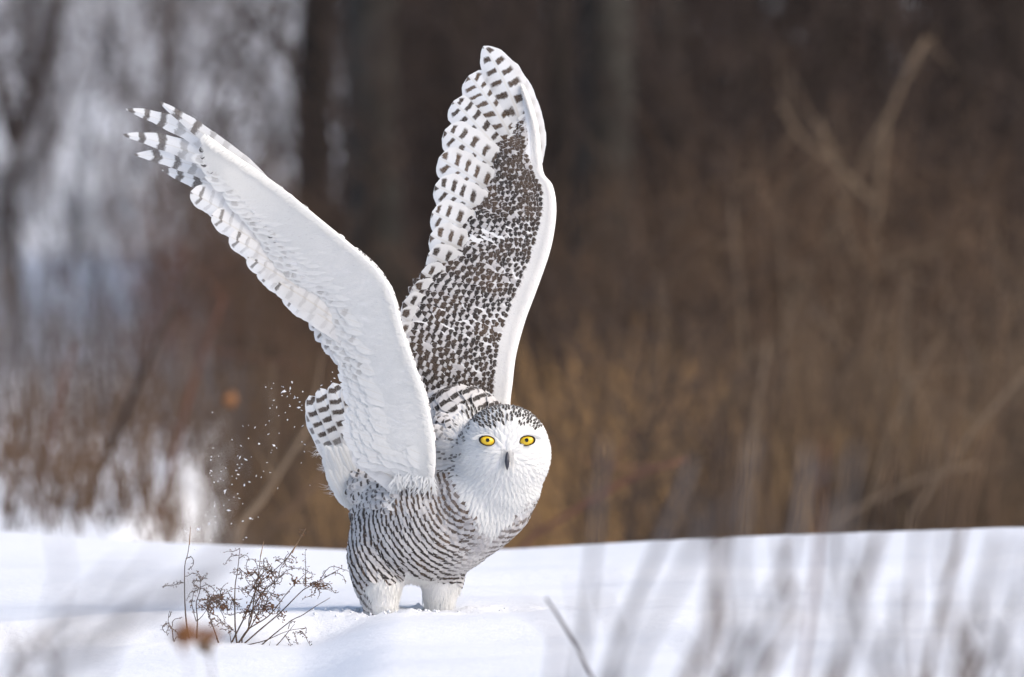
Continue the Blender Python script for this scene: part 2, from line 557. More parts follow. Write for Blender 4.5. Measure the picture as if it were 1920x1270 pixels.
P, N = sample_body(26000)
u, v = proj(P)
HEADC = np.array(at(946, 856, -.075))
hd = np.sqrt((((P - HEADC) / np.array([.096, .098, .100])) ** 2).sum(1))
front = P[:, 1] < 0.05
bib = inpoly(u, v, [(852, 800), (850, 880), (872, 935), (905, 990), (925, 1010), (945, 985), (985, 945), (1012, 905), (1045, 850), (1000, 760), (880, 760)]) & (P[:, 1] < 0.0)
head = (hd < 1.06)
neck = (~head) & (~bib) & (u > 800) & (u < 880) & (v > 808) & (v < 905) & (P[:, 1] < 0.03) & (v < 868 + (u - 805) * 0.5)
white_head = (head | bib)
back = (~white_head) & (~neck) & (v < 870 + (u - 800) * 0.2) & (P[:, 1] > -0.02)
legw = inpoly(u, v, [(688, 1092), (700, 1084), (762, 1078), (775, 1060), (815, 1076), (900, 1080), (900, 1170), (706, 1170), (700, 1150)])
rump = (~white_head) & (~back) & (~legw) & (u < 790 - (v - 900) * 0.7) & (v < 952)
REG = np.zeros(len(P), int)      # 0 barred torso
REG[back] = 3; REG[neck] = 4; REG[rump] = 5; REG[legw] = 2; REG[white_head] = 1
rad = np.choose(REG, [0.0072, 0.0058, 0.0075, 0.0125, 0.008, 0.012])
kp = thin_out(P, rad)
P, N, u, v, REG, hd = P[kp], N[kp], u[kp], v[kp], REG[kp], hd[kp]
print('body feathers', len(P))

NECK = np.array(at(920, 895, -0.05))
def field(Q):
    d = Q - NECK
    return (np.abs(d[:, 0]) ** 3 + 0.5 * np.abs(d[:, 1]) ** 3 + np.abs(d[:, 2]) ** 3) ** (1 / 3)
nz = np.array([noise.noise(Vector(p * 14)) for p in P])
nz2 = np.array([noise.noise(Vector(p * 60 + 7)) for p in P])

torso = MB()
SKIN = bvhtree.BVHTree.FromPolygons([Vector(p) for p in BV], [tuple(int(x) for x in t) for t in BT])
# barred breast and flank
m = REG == 0
R_, N_, u_, v_ = P[m], N[m], u[m], v[m]
Dv = np.sign(R_ - NECK) * np.abs((R_ - NECK) / .1) ** 2 + 0.25 * nz[m][:, None] * np.array([1, 0, 1])
moult = np.clip(1.0 - (field(R_) - 0.085) / 0.05, 0, 1)
Lf = 0.025 + 0.004 * rs.rand(m.sum()) - .006 * moult
d0 = field(R_)
Dn = nrm(Dv - N_ * np.sum(Dv * N_, 1, keepdims=True))
d1 = field(R_ + Dn * Lf[:, None])
per = 0.0102 - .0012 * moult
per = 0.0090
jit = 0.30 * (rs.rand(m.sum()) - 0.5) + 1.3 * nz[m]
           # brown mottling beside the bib
legfade = np.clip((v_ - 1085) / 50, 0, 1)
dk = np.clip(0.98 - 0.25 * moult * rs.rand(m.sum()) - 0.3 * legfade, 0, 1)
dk = np.where((moult > 0.3) & (rs.rand(m.sum()) < 0.18), 0.25, dk)
central = np.exp(-((u_ - 915 + (v_ - 1000) * 0.6) / 26) ** 2) * (v_ > 955)
dk = dk * (1 - 0.85 * np.clip(central, 0, 1) * (v_ < 1060))
br = np.clip(0.10 + 0.55 * moult + 0.5 * (nz2[m] > 0.25) * 0.6, 0, 1)
brownpatch = np.exp(-((u_ - 762) / 30) ** 2 - ((v_ - 945) / 16) ** 2)
br = np.clip(br + 0.7 * brownpatch, 0, 1)
feathers(torso, R_, Dv, N_, Lf, 0.019 + 0.004 * rs.rand(m.sum()) - .008 * moult, ph0=d0 / per + jit, ph1=d1 / per + jit,
         wd=np.clip(0.205 + 0.05 * nz2[m] + 0.03 * moult, 0.05, .3), dk=dk, br=br, wt=np.clip(0.38 + 0.10 * moult + 0.34 * rs.rand(m.sum()), 0, 1),
         nl=6, nw=4, curv=3.2, lift=0.15, camb=0.08, jag=0.10, sink=.0005, conform=SKIN)
# back and scapulars: bigger feathers with broad bars
m = REG == 3
R_, N_ = P[m], N[m]
Dv = np.tile(np.array([-0.55, 0.1, 0.62]), (m.sum(), 1)) + 0.15 * (R_ - NECK) / 0.1
BC = np.array(at(935, 905, 0.03))
d0 = np.linalg.norm(R_ - BC, axis=1)
Lf = 0.045
Dn = nrm(Dv - N_ * np.sum(Dv * N_, 1, keepdims=True))
d1 = np.linalg.norm(R_ + Dn * Lf - BC, axis=1)
j_ = 0.12 * (rs.rand(m.sum()) - 0.5)
feathers(torso, R_, Dv, N_, Lf, 0.032, ph0=d0 / 0.0175 + j_, ph1=d1 / 0.0175 + j_, wd=0.21, dk=0.97, br=0.06, el=0.92, wt=0.32 + 0.2 * rs.rand(m.sum()),
         nl=8, nw=4, curv=3.0, lift=0.17, camb=0.06, sink=.0005, conform=SKIN)
# rump: loose grey feathers
m = REG == 5
R_, N_ = P[m], N[m]
Dv = R_ - NECK + 0.09 * (rs.rand(m.sum(), 3) - 0.5)
feathers(torso, R_, Dv, N_, 0.032, 0.017, ph0=rs.rand(m.sum()), ph1=2.3 + rs.rand(m.sum()), wd=0.17, dk=0.5 + 0.48 * rs.rand(m.sum()), br=0.2 * rs.rand(m.sum()), el=0.8,
         wt=0.1 + 0.4 * rs.rand(m.sum()), nl=6, nw=3, curv=2, lift=0.30, jag=0.15, conform=SKIN)
tag(torso.build('contour_feather', M_PLUM, OWL), kind='stuff')

# head, bib and neck
hm = MB()
m = (REG == 1) | (REG == 4)
R_, N_, u_, v_ = P[m], N[m], u[m], v[m]
FACE = np.array(at(951, 850, -0.16))
Dv = R_ - FACE
Dv[:, 2] -= 0.02 * (v_ > 870)
crown_edge = 806 - 0.0026 * (u_ - 955) ** 2 - 6 * np.cos((u_ - 955) / 14)
crown = (v_ < crown_edge) & (u_ > 860)
left = (u_ < 884 + (v_ > 830) * -16) & (v_ > 770) & (v_ < 905) & (rs.rand(m.sum()) < 0.38)
dk = np.where(crown, np.where(rs.rand(m.sum()) < 0.93, 0.97, 0.1), 0.0)
dk = np.where(left, 0.75, dk)
ng = np.clip((880 - u_) / 30, 0, 1) * 0.15
feathers(hm, R_, Dv, N_, np.where(crown, 0.012, 0.016) + 0.004 * rs.rand(m.sum()), np.where(crown, 0.0068, 0.007), ph0=0.0 + 0.2 * rs.rand(m.sum()), ph1=0.84, wd=np.where(crown, .29, .17), dk=dk, br=0.05, el=0.75, wt=ng,
         nl=5, nw=2, curv=4, lift=np.where(crown, .20, .05), camb=0.05, jag=0.12, sink=.0005, bend=8 * (rs.rand(m.sum()) - 0.5), prof=prof_pointed, conform=SKIN)
tag(hm.build('head_feather', M_DOWN, OWL), kind='stuff')

# legs: dense white down
lm = MB()
m = REG == 2
R_, N_, u_, v_ = P[m], N[m], u[m], v[m]
Dv = np.tile(np.array([0.0, -0.05, -1.0]), (m.sum(), 1)) + 0.3 * N_
feathers(lm, R_, Dv, N_, 0.022, 0.010, ph0=0, ph1=0.4, dk=0, nl=5, nw=2, curv=3, lift=0.22, jag=0.3, prof=prof_pointed)
P2, N2 = sample_body(30000)
u2, v2 = proj(P2)
k2 = (v2 > 1075) & (rs.rand(len(P2)) < 0.8)
P3, N3 = P2[k2], N2[k2]
Dv = np.tile(np.array([0.0, 0.0, -1.0]), (len(P3), 1)) + 0.6 * N3 + 0.5 * (rs.rand(len(P3), 3) - 0.5)
feathers(lm, P3, Dv, N3, 0.012 + 0.012 * rs.rand(len(P3)), 0.0013, ph0=0, ph1=0.4, dk=0, nl=4, nw=1, curv=4, lift=0.4, prof=prof_hair, bend=20 * (rs.rand(len(P3)) - 0.5))
# face down: fine radiating hairs
fr = sample_body(60000)
uf, vf = proj(fr[0])
kf = (np.sqrt((((fr[0] - HEADC) / np.array([.096, .098, .100])) ** 2).sum(1)) < 1.08) & (fr[1][:, 1] < 0.3) & (vf > 796)
P4, N4 = fr[0][kf], fr[1][kf]
Dv = P4 - FACE + 0.02 * (rs.rand(len(P4), 3) - 0.5)
feathers(lm, P4, Dv, N4, 0.010 + 0.006 * rs.rand(len(P4)), 0.0011, ph0=0, ph1=0.4, dk=0, nl=3, nw=1, curv=6, lift=0.15, prof=prof_hair, bend=15 * (rs.rand(len(P4)) - 0.5))
tag(lm.build('down', M_DOWN, OWL), kind='stuff')

# ---- eyes
bvh = bvhtree.BVHTree.FromPolygons([Vector(p) for p in BV], [tuple(int(x) for x in t) for t in BT])
camp = Vector((0, -D0, HC))
def hit_body(u, v):
    d = (at(u, v, 0) - camp).normalized()
    h = bvh.ray_cast(camp, d)
    return h[0], h[1]

def make_eye(cu, cv, outer):
    hp, hn = hit_body(cu, cv)
    Y = hp.y - 0.009
    eye = MB()
    rx, rz = 0.0133, 0.0096
    n, rings = 32, 7
    V, rad_ = [at(cu, cv, Y - 0.0045)], [0.0]
    F = []
    def shape(a, k):
        # almond: the flat brow lid cuts the top, the outer corner runs out to a point
        x = rx * math.cos(a); z = rz * math.sin(a)
        if z > 0: z *= 0.84
        if math.cos(a) * outer > 0.7: x *= 1.06
        z += 0.0012 * math.cos(a) * outer
        return x * k, z * k
    for r in range(1, rings + 1):
        k = r / rings
        for i in range(n):
            a = 2 * PI * i / n
            x, z = shape(a, k)
            p = at(cu, cv, Y - 0.0045 + 0.0065 * k * k)
            V.append(p + Vector((x, 0, z))); rad_.append(k)
    for i in range(n):
        F.append((0, 1 + i, 1 + (i + 1) % n, 0))
    for r in range(rings - 1):
        for i in range(n):
            a, b = 1 + r * n + i, 1 + r * n + (i + 1) % n
            F.append((a, a + n, b + n, b))
    F = [(f[0], f[2], f[1], f[0]) if f[0] == f[3] else f for f in F]
    eye.add([tuple(p) for p in V], F, rad=np.array(rad_))
    eo = eye.build('eye', M_IRIS, OWL)
    # dark rim of the lids
    lid = MB()
    ring = []
    rr = []
    for i in range(n + 1):
        a = 2 * PI * i / n
        x, z = shape(a, 1.03)
        ring.append(at(cu, cv, Y + 0.0008) + Vector((x, 0, z)))
        c = math.cos(a) * outer
        rr.append(0.0007 + 0.0005 * max(0, math.sin(a)) + 0.0012 * max(0, c) ** 3)
    tube(lid, ring, np.array(rr), 6)
    lid.build('eyelid', M_LID, OWL)
    pu = MB()
    pc = at(cu - outer * 0.4, cv - 0.5, Y - 0.0048)
    V = [pc + Vector((0, -0.0008, 0))] + [pc + Vector((0.0037 * math.cos(2 * PI * i / 20), 0.0004, 0.0037 * math.sin(2 * PI * i / 20))) for i in range(20)]
    pu.add([tuple(p) for p in V], [(0, 1 + (i + 1) % 20, 1 + i) for i in range(20)])
    pu.build('pupil', M_PUPIL, eo)
    # hooding brow of short white feathers above, softer ones under
    bm = MB()
    for up, nn in ((1, 46),):
        ang = np.linspace(0.06 * PI, 0.94 * PI, nn) if up else np.linspace(1.05 * PI, 1.95 * PI, nn)
        R, Dd = [], []
        for a in ang:
            x, z = shape(a, 1.22 + 0.25 * rs.rand())
            R.append(at(cu, cv, Y + 0.003) + Vector((x, 0, z + (0.0005 if up else 0))))
            inward = -outer
            Dd.append(Vector((outer * 0.75 + 0.2 * math.cos(a), -0.5, 0.10 if up else -0.35)))
        R = np.array([tuple(r) for r in R]); Dd = np.array([tuple(d) for d in Dd])
        Nn = np.tile(np.array([0, -0.8, 0.45 if up else -0.4]), (len(R), 1))
        feathers(bm, R, Dd, Nn, 0.011, 0.0030, dk=0, ph0=0, ph1=.4, nl=4, nw=1, curv=12, lift=0.12, prof=prof_pointed, wt=0.05)
    tag(bm.build('eyebrow', M_DOWN, OWL), kind='stuff')
    return Y
make_eye(914, 826, -1)
make_eye(988, 826, 1)

# ---- beak: hooked, half hidden in bristles
hp, _ = hit_body(951, 862)
yb = hp.y
beak = MB()
path = [at(951, 848, yb + 0.001), at(951, 852, yb - 0.007), at(951, 864, yb - 0.012), at(951, 875, yb - 0.012), at(951, 882, yb - 0.008)]
PP = spline([tuple(p) for p in path], 12)
RR = np.interp(np.linspace(0, 1, 12), [0, 0.25, 0.55, 0.85, 1], [0.0010, 0.0032, 0.0047, 0.0028, 0.0004])
tube(beak, PP, RR, 12)
beak.build('beak', M_BEAK, OWL)
bm = MB()
nb = 220
tt = rs.rand(nb)
sgn = np.where(rs.rand(nb) < 0.5, -1, 1)
ub = 951 + sgn * (3 + 12 * rs.rand(nb)); vb = 838 + 28 * tt
Rb = atn(np.stack([ub, vb, np.full(nb, yb - 0.002)], 1))
for q in range(nb):
    h_, _n = hit_body(ub[q], vb[q])
    if h_: Rb[q, 1] = h_.y - 0.001
Dd = np.stack([-sgn * 0.10 * np.ones(nb), -0.55 * np.ones(nb), -0.9 * np.ones(nb)], 1) + 0.2 * (rs.rand(nb, 3) - 0.5)
Nn = np.stack([sgn * 0.55, -0.9 * np.ones(nb), 0.1 * np.ones(nb)], 1)
feathers(bm, Rb, Dd, Nn, 0.012 + 0.009 * rs.rand(nb), 0.0009, dk=0, ph0=0, ph1=.4, nl=5, nw=1, curv=8, lift=0.3, prof=prof_hair, wt=0.3 * rs.rand(nb), bend=-sgn * 14)
tag(bm.build('bristle', M_DOWN, OWL), kind='stuff')

# ------------------------------------------------------------------ WINGS
def arm_surface(Lp, Cp, ns, nt, tmax, name, parent, sgn):
    """the feathered arm of a wing: lofted between leading edge and rear edge of the coverts, with an airfoil's thickness"""
    Ls, Cs = spline(Lp, ns), spline(Cp, ns)
    t = np.linspace(0, 1, nt)
    mid = np.zeros((ns, nt, 3))
    for i in range(ns):
        mid[i] = atn(Ls[i] * (1 - t)[:, None] + Cs[i] * t[:, None])
    s = np.linspace(0, 1, ns)
    th = tmax * (1.05 - 0.75 * s)[:, None] * (np.sqrt(t) * 1.5 * (1 - t) ** 0.9 + 0.04)[None]
    return mid, th, Ls, Cs

def build_arm(mid, th, name, parent):
    ns, nt = mid.shape[:2]
    A = mid.copy(); A[..., 1] -= th
    B = mid.copy(); B[..., 1] += th * 0.6
    V = np.vstack([A.reshape(-1, 3), B.reshape(-1, 3)])
    n = ns * nt
    i = np.arange(ns - 1)[:, None] * nt
    j = np.arange(nt - 1)[None]
    F1 = np.stack([i + j, i + nt + j, i + nt + j + 1, i + j + 1], -1).reshape(-1, 4)
    F2 = np.stack([i + j, i + j + 1, i + nt + j + 1, i + nt + j], -1).reshape(-1, 4) + n
    E = []
    for a in range(ns - 1):
        E.append((a * nt, n + a * nt, n + (a + 1) * nt, (a + 1) * nt))
        E.append((a * nt + nt - 1, (a + 1) * nt + nt - 1, n + (a + 1) * nt + nt - 1, n + a * nt + nt - 1))
    for b in range(nt - 1):
        E.append((b, b + 1, n + b + 1, n + b))
        q = (ns - 1) * nt
        E.append((q + b, n + q + b, n + q + b + 1, q + b + 1))
    m_ = MB()
    m_.add(V, np.vstack([F1, F2, np.array(E)]))
    return m_.build(name, M_SKIN, parent)

def bil(Sf, s, t):
    ns, nt = Sf.shape[:2]
    x = np.clip(s, 0, 0.9999) * (ns - 1); y = np.clip(t, 0, 0.9999) * (nt - 1)
    i, j = x.astype(int), y.astype(int)
    a, b = (x - i), (y - j)
    if Sf.ndim == 3: a = a[:, None]; b = b[:, None]
    return Sf[i, j] * (1 - a) * (1 - b) + Sf[i + 1, j] * a * (1 - b) + Sf[i, j + 1] * (1 - a) * b + Sf[i + 1, j + 1] * a * b

def flight(parent, root, ctrl, tip, Yr, Yt, W, per=0.021, wd=0.2, dk=1.0, br=0.15, fade=None, prof=prof_flight, cup=0.05, el=0.80, stagger=0.5, nl=40, nw=8, phase=0.35, lead=0.42, wt=0.0, name='flight_feather', notip=False, nscale=1.0, camside=-1, mat=None, wob=0.03):
    """one flight or tail feather: vanes either side of a raised shaft; pixels give where it lies, Yr/Yt its depths"""
    t = np.linspace(0, 1, nl + 1)
    r, c, q = np.array(root, float), np.array(ctrl if ctrl is not None else (np.array(root) + np.array(tip)) / 2.0, float), np.array(tip, float)
    C = (r[None] * ((1 - t) ** 2)[:, None] + c[None] * (2 * t * (1 - t))[:, None] + q[None] * (t ** 2)[:, None])
    Yv = Yr + (Yt - Yr) * t
    S = atn(np.column_stack([C, Yv]))
    T = nrm(np.gradient(S, axis=0))
    Nn = np.tile(np.array([0, float(camside), 0]), (nl + 1, 1))
    B = nrm(np.cross(T, Nn))
    Nn = np.cross(B, T)
    a = np.linspace(-1, 1, nw + 1)
    w = W / 1000 * prof(t)
    # the leading vane is narrower than the trailing one
    V = np.zeros((nl + 1, nw + 1, 3)); PH = np.zeros((nl + 1, nw + 1)); DK = np.zeros_like(PH); AC = np.zeros_like(PH)
    Ltot = np.linalg.norm(np.diff(S, axis=0), axis=1).sum()
    dist = (1 - t) * Ltot
    edge = 1 + 0.05 * np.sin(t * 30 + rs.rand() * 6) * (t > .5) + 0.05 * (rs.rand(nl + 1) - .5)
    sd_ = rs.rand()
    per_f = per * (1 + .12 * (rs.rand() - .5))
    for k, ak in enumerate(a):
        half = (lead if ak < 0 else 1 - lead) * 1.0
        off = ak * w * half * 1.0 * (edge if abs(ak) > 0.9 else 1)
        lift = -cup * W / 1000 * ak * ak * prof(t) + (0.0006 if k == nw // 2 else 0)
        V[:, k] = S + B * off[:, None] + Nn * lift[:, None]
        # vane barbs sweep towards the tip: the bars slant forward at the edges
        PH[:, k] = .12 * np.sin(t * 11 + sd_ * 9) + (dist + 0.09 * W / 1000 * abs(ak) * (1 + .5 * math.sin(sd_ * 40))) / per_f + phase
        AC[:, k] = ak
        DK[:, k] = dk if fade is None else dk * np.interp(dist / Ltot, [0, 1], [1, 0]) ** 0
        if fade is not None:
            DK[:, k] = dk * np.interp(dist, fade[0], fade[1])
    m_ = MB()
    i = np.arange(nl)[:, None] * (nw + 1)
    j = np.arange(nw)[None]
    F = np.stack([i + j, i + j + 1, i + nw + 2 + j, i + nw + 1 + j], -1).reshape(-1, 4)
    o = np.array(parent.matrix_world.translation)
    m_.add(V.reshape(-1, 3), F, ph=PH.ravel(), dk=DK.ravel(), ac=AC.ravel(), wd=wd, br=br, el=el, wt=wt, sd=sd_, sg=stagger, sh=(1.0 if stagger > .2 else 0.0))
    return m_.build(name, mat or M_THIN, parent)

# ---- near wing (underside seen)
LN = [(792, 945, -.060), (812, 905, -.105), (817, 850, -.120), (809, 785, -.125), (795, 730, -.13), (773, 668, -.135), (757, 620, -.14), (741, 560, -.15), (722, 520, -.155), (695, 490, -.165),
      (650, 451, -.18), (600, 410, -.195), (540, 361, -.21), (480, 317, -.225), (425, 280, -.24), (385, 250, -.25)]
CN = [(765, 925, -.060), (742, 885, -.100), (690, 858, -.10), (674, 770, -.10), (669, 720, -.105), (656, 675, -.11), (632, 635, -.115), (613, 592, -.12), (595, 556, -.13), (570, 535, -.14),
      (546, 505, -.155), (525, 470, -.17), (500, 432, -.185), (468, 392, -.205), (432, 348, -.225), (392, 300, -.24)]
midN, thN, LsN, CsN = arm_surface(LN, CN, 90, 22, 0.009, 'wing', OWL, 1)
wingN = build_arm(midN, thN, 'wing', OWL)
_uu, _vv = proj(midN.reshape(-1, 3))
def armY(u, v, mid, uu, vv):
    return float(mid.reshape(-1, 3)[np.argmin((uu - u) ** 2 + (vv - v) ** 2), 1])
# primaries, outermost first
farY = dict(nl=44, nw=8)
fd = ([0, .07, .10, .16], [1, 1, .45, .12])
prim = [((500, 345), (400, 262), (297, 190), -.226, -.262, 26), ((505, 352), (370, 236), (236, 205), -.222, -.270, 33), ((500, 362), (365, 270), (230, 253), -.219, -.268, 35),
        ((505, 385), (380, 296), (252, 290), -.215, -.262, 38), ((520, 410), (410, 345), (304, 319), -.210, -.252, 40)]
for k, (r, c, t_, y0, y1, w) in enumerate(prim):
    y0 = armY(*r, midN, _uu, _vv) + .008 + k * .0012; y1 = y0 - .03 + k * .002
    flight(wingN, r, c, t_, y0, y1, w * 1.12, per=0.036, wd=0.185, br=0.28, dk=0.84, fade=([0, .085, .12, .17], [1, 1, .5, .2]), prof=prof_pointed, el=1.25, stagger=0.06, phase=0.27, lead=0.45)
prim2 = [((560, 470), (455, 385), (357, 360), 44), ((585, 500), (490, 425), (397, 403), 46), ((610, 520), (515, 455), (430, 443), 46), ((630, 540), (545, 485), (463, 481), 46),
         ((645, 560), (565, 508), (483, 505), 48), ((660, 580), (590, 535), (511, 524), 50), ((675, 590), (610, 555), (531, 550), 52), ((690, 600), (620, 572), (556, 566), 52)]
for k, (r, c, t_, w) in enumerate(prim2):
    r = (t_[0] + 190, t_[1] + 132); c = (t_[0] + 85, t_[1] + 44); w = w * 1.12
    y = armY(*r, midN, _uu, _vv) + .013 + k * .0006
    flight(wingN, r, c, t_, y, armY(*t_, midN, _uu, _vv) + .002 + k * .0006, w, per=0.027, wd=0.14, br=0.3, dk=0.78, fade=([0, .032, .045, .15], [1, .9, .26, .14]), el=0.85, stagger=0.12, phase=0.5 + 0.1 * (k % 3))
sec = [(580, 572), (582, 592), (592, 612), (606, 632), (622, 650), (637, 668), (648, 690), (653, 712), (655, 735), (658, 758), (660, 780), (661, 803), (661, 826), (664, 846)]
for k, (a, b) in enumerate(sec):
    y = armY(a + 40, b + 24, midN, _uu, _vv)
    flight(wingN, (a + 100, b + 78), (a + 45, b + 24), (a, b), y + .022 - k * .0004, y + .010 - k * .0004, 56, per=0.024, wd=0.15, br=0.3, dk=0.9 if k < 3 else 0.7, fade=([0, .022, .034, .12], [1, .8, .15, .04]), el=0.8, stagger=0.3, phase=0.42 + 0.13 * (k % 4))

# white underwing coverts over the arm
cm = MB()
n = 5200
s, t = rs.rand(n), rs.rand(n) ** 0.9
Pm = bil(midN, s, t); tm = bil(thN, s, t)
Rn = Pm.copy(); Rn[:, 1] -= tm
rr_ = 0.010 + 0.004 * rs.rand(n)
k_ = thin_out(Rn, rr_)
s, t, Rn, Pm = s[k_], t[k_], Rn[k_], Pm[k_]
n = len(s)
tang = bil(midN, np.minimum(s + .02, 1), t) - bil(midN, np.maximum(s - .02, 0), t)
chord = bil(midN, s, np.minimum(t + .03, 1)) - bil(midN, s, np.maximum(t - .03, 0))
tang, chord = nrm(tang), nrm(chord)
sel_ = (t > .56) | ((t > .12) & (s < .12))
s, t, Rn, Pm, tang, chord = s[sel_], t[sel_], Rn[sel_], Pm[sel_], tang[sel_], chord[sel_]; n = len(s)
Dv = chord * (0.45 + 0.2 * t)[:, None] + tang * (0.25 + 0.75 * s)[:, None]
e1 = bil(midN - thN[..., None] * np.array([0, 1, 0]), np.minimum(s + .02, 1), t) - bil(midN - thN[..., None] * np.array([0, 1, 0]), np.maximum(s - .02, 0), t)
e2 = bil(midN - thN[..., None] * np.array([0, 1, 0]), s, np.minimum(t + .03, 1)) - bil(midN - thN[..., None] * np.array([0, 1, 0]), s, np.maximum(t - .03, 0))
Nn = nrm(np.cross(e2, e1)); Nn *= np.sign(-Nn[:, 1:2] + 1e-9); Nn = nrm(Nn + np.array([0, -.6, 0]))
low = np.clip((0.16 - s) / 0.16, 0, 1)
grey = np.where((t > 0.62) & (s > 0.30), 0.34 * rs.rand(n), 0.0)
feathers(cm, Rn, Dv, Nn, 0.034 + 0.012 * rs.rand(n), 0.022, ph0=-.1, ph1=0.9, wd=0.15, dk=grey, br=0.5, el=0.7, wt=0.05 * rs.rand(n), nl=6, nw=4, curv=1.2, lift=0.030 + .03 * sst(s, .68, .85), camb=0.0, jag=0.14, sink=0.0002)
def fuzz(mb, mid, th, n, t0, t1, L=.013, W=.0016, s1=1.0, wt=0.0, lift=.07):
    # dense silky down lying flat on the arm of a wing
    s, t = s1 * rs.rand(n), t0 + (t1 - t0) * rs.rand(n)
    sf_ = mid - th[..., None] * np.array([0, 1, 0])
    R = bil(sf_, s, t)
    a = bil(sf_, np.minimum(s + .02, 1), t) - bil(sf_, np.maximum(s - .02, 0), t)
    b = bil(sf_, s, np.minimum(t + .03, 1)) - bil(sf_, s, np.maximum(t - .03, 0))
    N_ = nrm(np.cross(b, a)); N_ *= np.sign(-N_[:, 1:2] + 1e-9)
    feathers(mb, R, nrm(b) * .7 + nrm(a) * .5 + .25 * (rs.rand(n, 3) - .5), N_, L * (.6 + .8 * rs.rand(n)), W, dk=0, ph0=0, ph1=.4, wt=wt, nl=3, nw=1, curv=1.5, lift=lift, prof=prof_hair, camb=0, sink=.0003, bend=14 * (rs.rand(n) - .5))
fuzz(cm, midN, thN, 26000, 0, .80)
# soft axillary plumes where the wing meets the flank
n = 300
ua = 738 + 76 * rs.rand(n); va = 885 + 50 * rs.rand(n)
Ra = atn(np.stack([ua, va, np.zeros(n)], 1))
for q in range(n):
    h_, _n = hit_body(ua[q], va[q])
    Ra[q, 1] = (h_.y if h_ else -.1) - .004
    yy = armY(ua[q], va[q], midN, _uu, _vv)
    Ra[q, 1] = min(Ra[q, 1], yy - .006)
Ra[:] = atn(np.stack([ua, va, Ra[:, 1]], 1))
Dd = np.stack([-.2 + 1.2 * (rs.rand(n) - .5), -.1 * np.ones(n), -0.9 * np.ones(n)], 1)
feathers(cm, Ra, Dd, np.tile([0, -1., 0.1], (n, 1)), 0.014 + 0.016 * rs.rand(n), 0.0023, dk=0, ph0=0, ph1=.4, nl=6, nw=1, curv=3.5, lift=0.10, prof=prof_pointed, bend=20 * (rs.rand(n) - .5))
tag(cm.build('covert_feather', M_DOWN, wingN), kind='stuff')
# dark flecked edge feathers peeping round from the upper side
em = MB()
ne = 300
se = np.linspace(0.14, 0.80, ne)
Pe = bil(midN, se, np.zeros(ne))
Te = nrm(bil(midN, np.minimum(se + .02, 1), np.zeros(ne)) - bil(midN, np.maximum(se - .02, 0), np.zeros(ne)))
Ce = nrm(bil(midN, se, np.full(ne, .05)) - Pe)
on = (np.sin(se * 60) + 1.4 * rs.rand(ne) - 0.2 > 0) & ((se < 0.60) | (rs.rand(ne) < 0.25))
Pe, Te, Ce = Pe[on], Te[on], Ce[on]
feathers(em, Pe - Ce * 0.001 + 0.003 * (rs.rand(on.sum(), 3) - .5) + np.array([0, .003, 0]), Te * 1.0 + Ce * 0.15, np.tile([0, -1., 0], (on.sum(), 1)) - Ce * .6, 0.014, 0.0055, ph0=0.1, ph1=.9, wd=0.18, dk=0.95 * (rs.rand(on.sum()) < .6), el=.9, nl=5, nw=2, curv=2, lift=.05)
# upper side coverts (seen only from the other side)
n = 2600
s, t = rs.rand(n), .14 + .62 * rs.rand(n)
Rb_ = bil(midN, s, t); Rb_[:, 1] += bil(thN, s, t) * .6 + .004
k_ = thin_out(Rb_, np.full(n, .012)); s, t, Rb_ = s[k_], t[k_], Rb_[k_]
feathers(em, Rb_, chord[:1] * 0 + nrm(bil(midN, s, np.minimum(t + .03, 1)) - bil(midN, s, np.maximum(t - .03, 0))) * .8 + nrm(bil(midN, np.minimum(s + .02, 1), t) - bil(midN, np.maximum(s - .02, 0), t)) * .5,
         np.tile([0, 1., 0], (len(s), 1)), 0.030, .018, ph0=0, ph1=1.9, wd=.22, dk=.9 * (t > .12), el=.8, wt=.3, nl=5, nw=2, curv=1, lift=.05, camb=.04)
tag(em.build('edge_feather', M_PLUM, wingN), kind='stuff')

# ---- far wing (upper side seen)
LF = [(958, 790, .06), (957, 755, .07), (961, 720, .075), (968, 665, .085), (985, 602, .10), (1005, 548, .11), (1029, 480, .125), (1040, 430, .135), (1043, 385, .145), (1036, 347, .155), (1020, 326, .16),
      (1015, 290, .17), (1010, 240, .18), (998, 196, .19), (982, 158, .20)]
CF = [(800, 790, .08), (785, 735, .085), (766, 680, .09), (764, 630, .10), (782, 575, .11), (815, 520, .125), (858, 470, .14), (890, 425, .145), (912, 385, .155), (922, 350, .165), (935, 320, .17),
      (950, 290, .175), (965, 262, .185), (975, 225, .195), (978, 180, .20)]
midF, thF, LsF, CsF = arm_surface(LF, CF, 90, 22, 0.014, 'wing', OWL, -1)
wingF = build_arm(midF, thF, 'wing', OWL)
_uf, _vf = proj(midF.reshape(-1, 3))
ff = [((1010, 300), (1008, 185), (946, 104), 34), ((1000, 310), (962, 160), (906, 87), 80), ((992, 325), (938, 205), (879, 142), 78), ((986, 345), (912, 248), (850, 190), 72), ((985, 365), (905, 290), (834, 244), 56),
      ((975, 400), (895, 335), (823, 296), 58), ((965, 435), (885, 380), (816, 347), 58), ((955, 470), (880, 428), (810, 398), 58), ((940, 505), (872, 470), (807, 440), 56),
      ((920, 545), (862, 505), (803, 476), 52), ((900, 575), (842, 538), (790, 510), 50), ((880, 605), (822, 568), (772, 540), 50), ((865, 635), (808, 595), (757, 565), 50),
      ((855, 665), (798, 622), (746, 590), 50), ((850, 700), (790, 652), (740, 618), 50), ((850, 730), (790, 685), (738, 650), 50)]
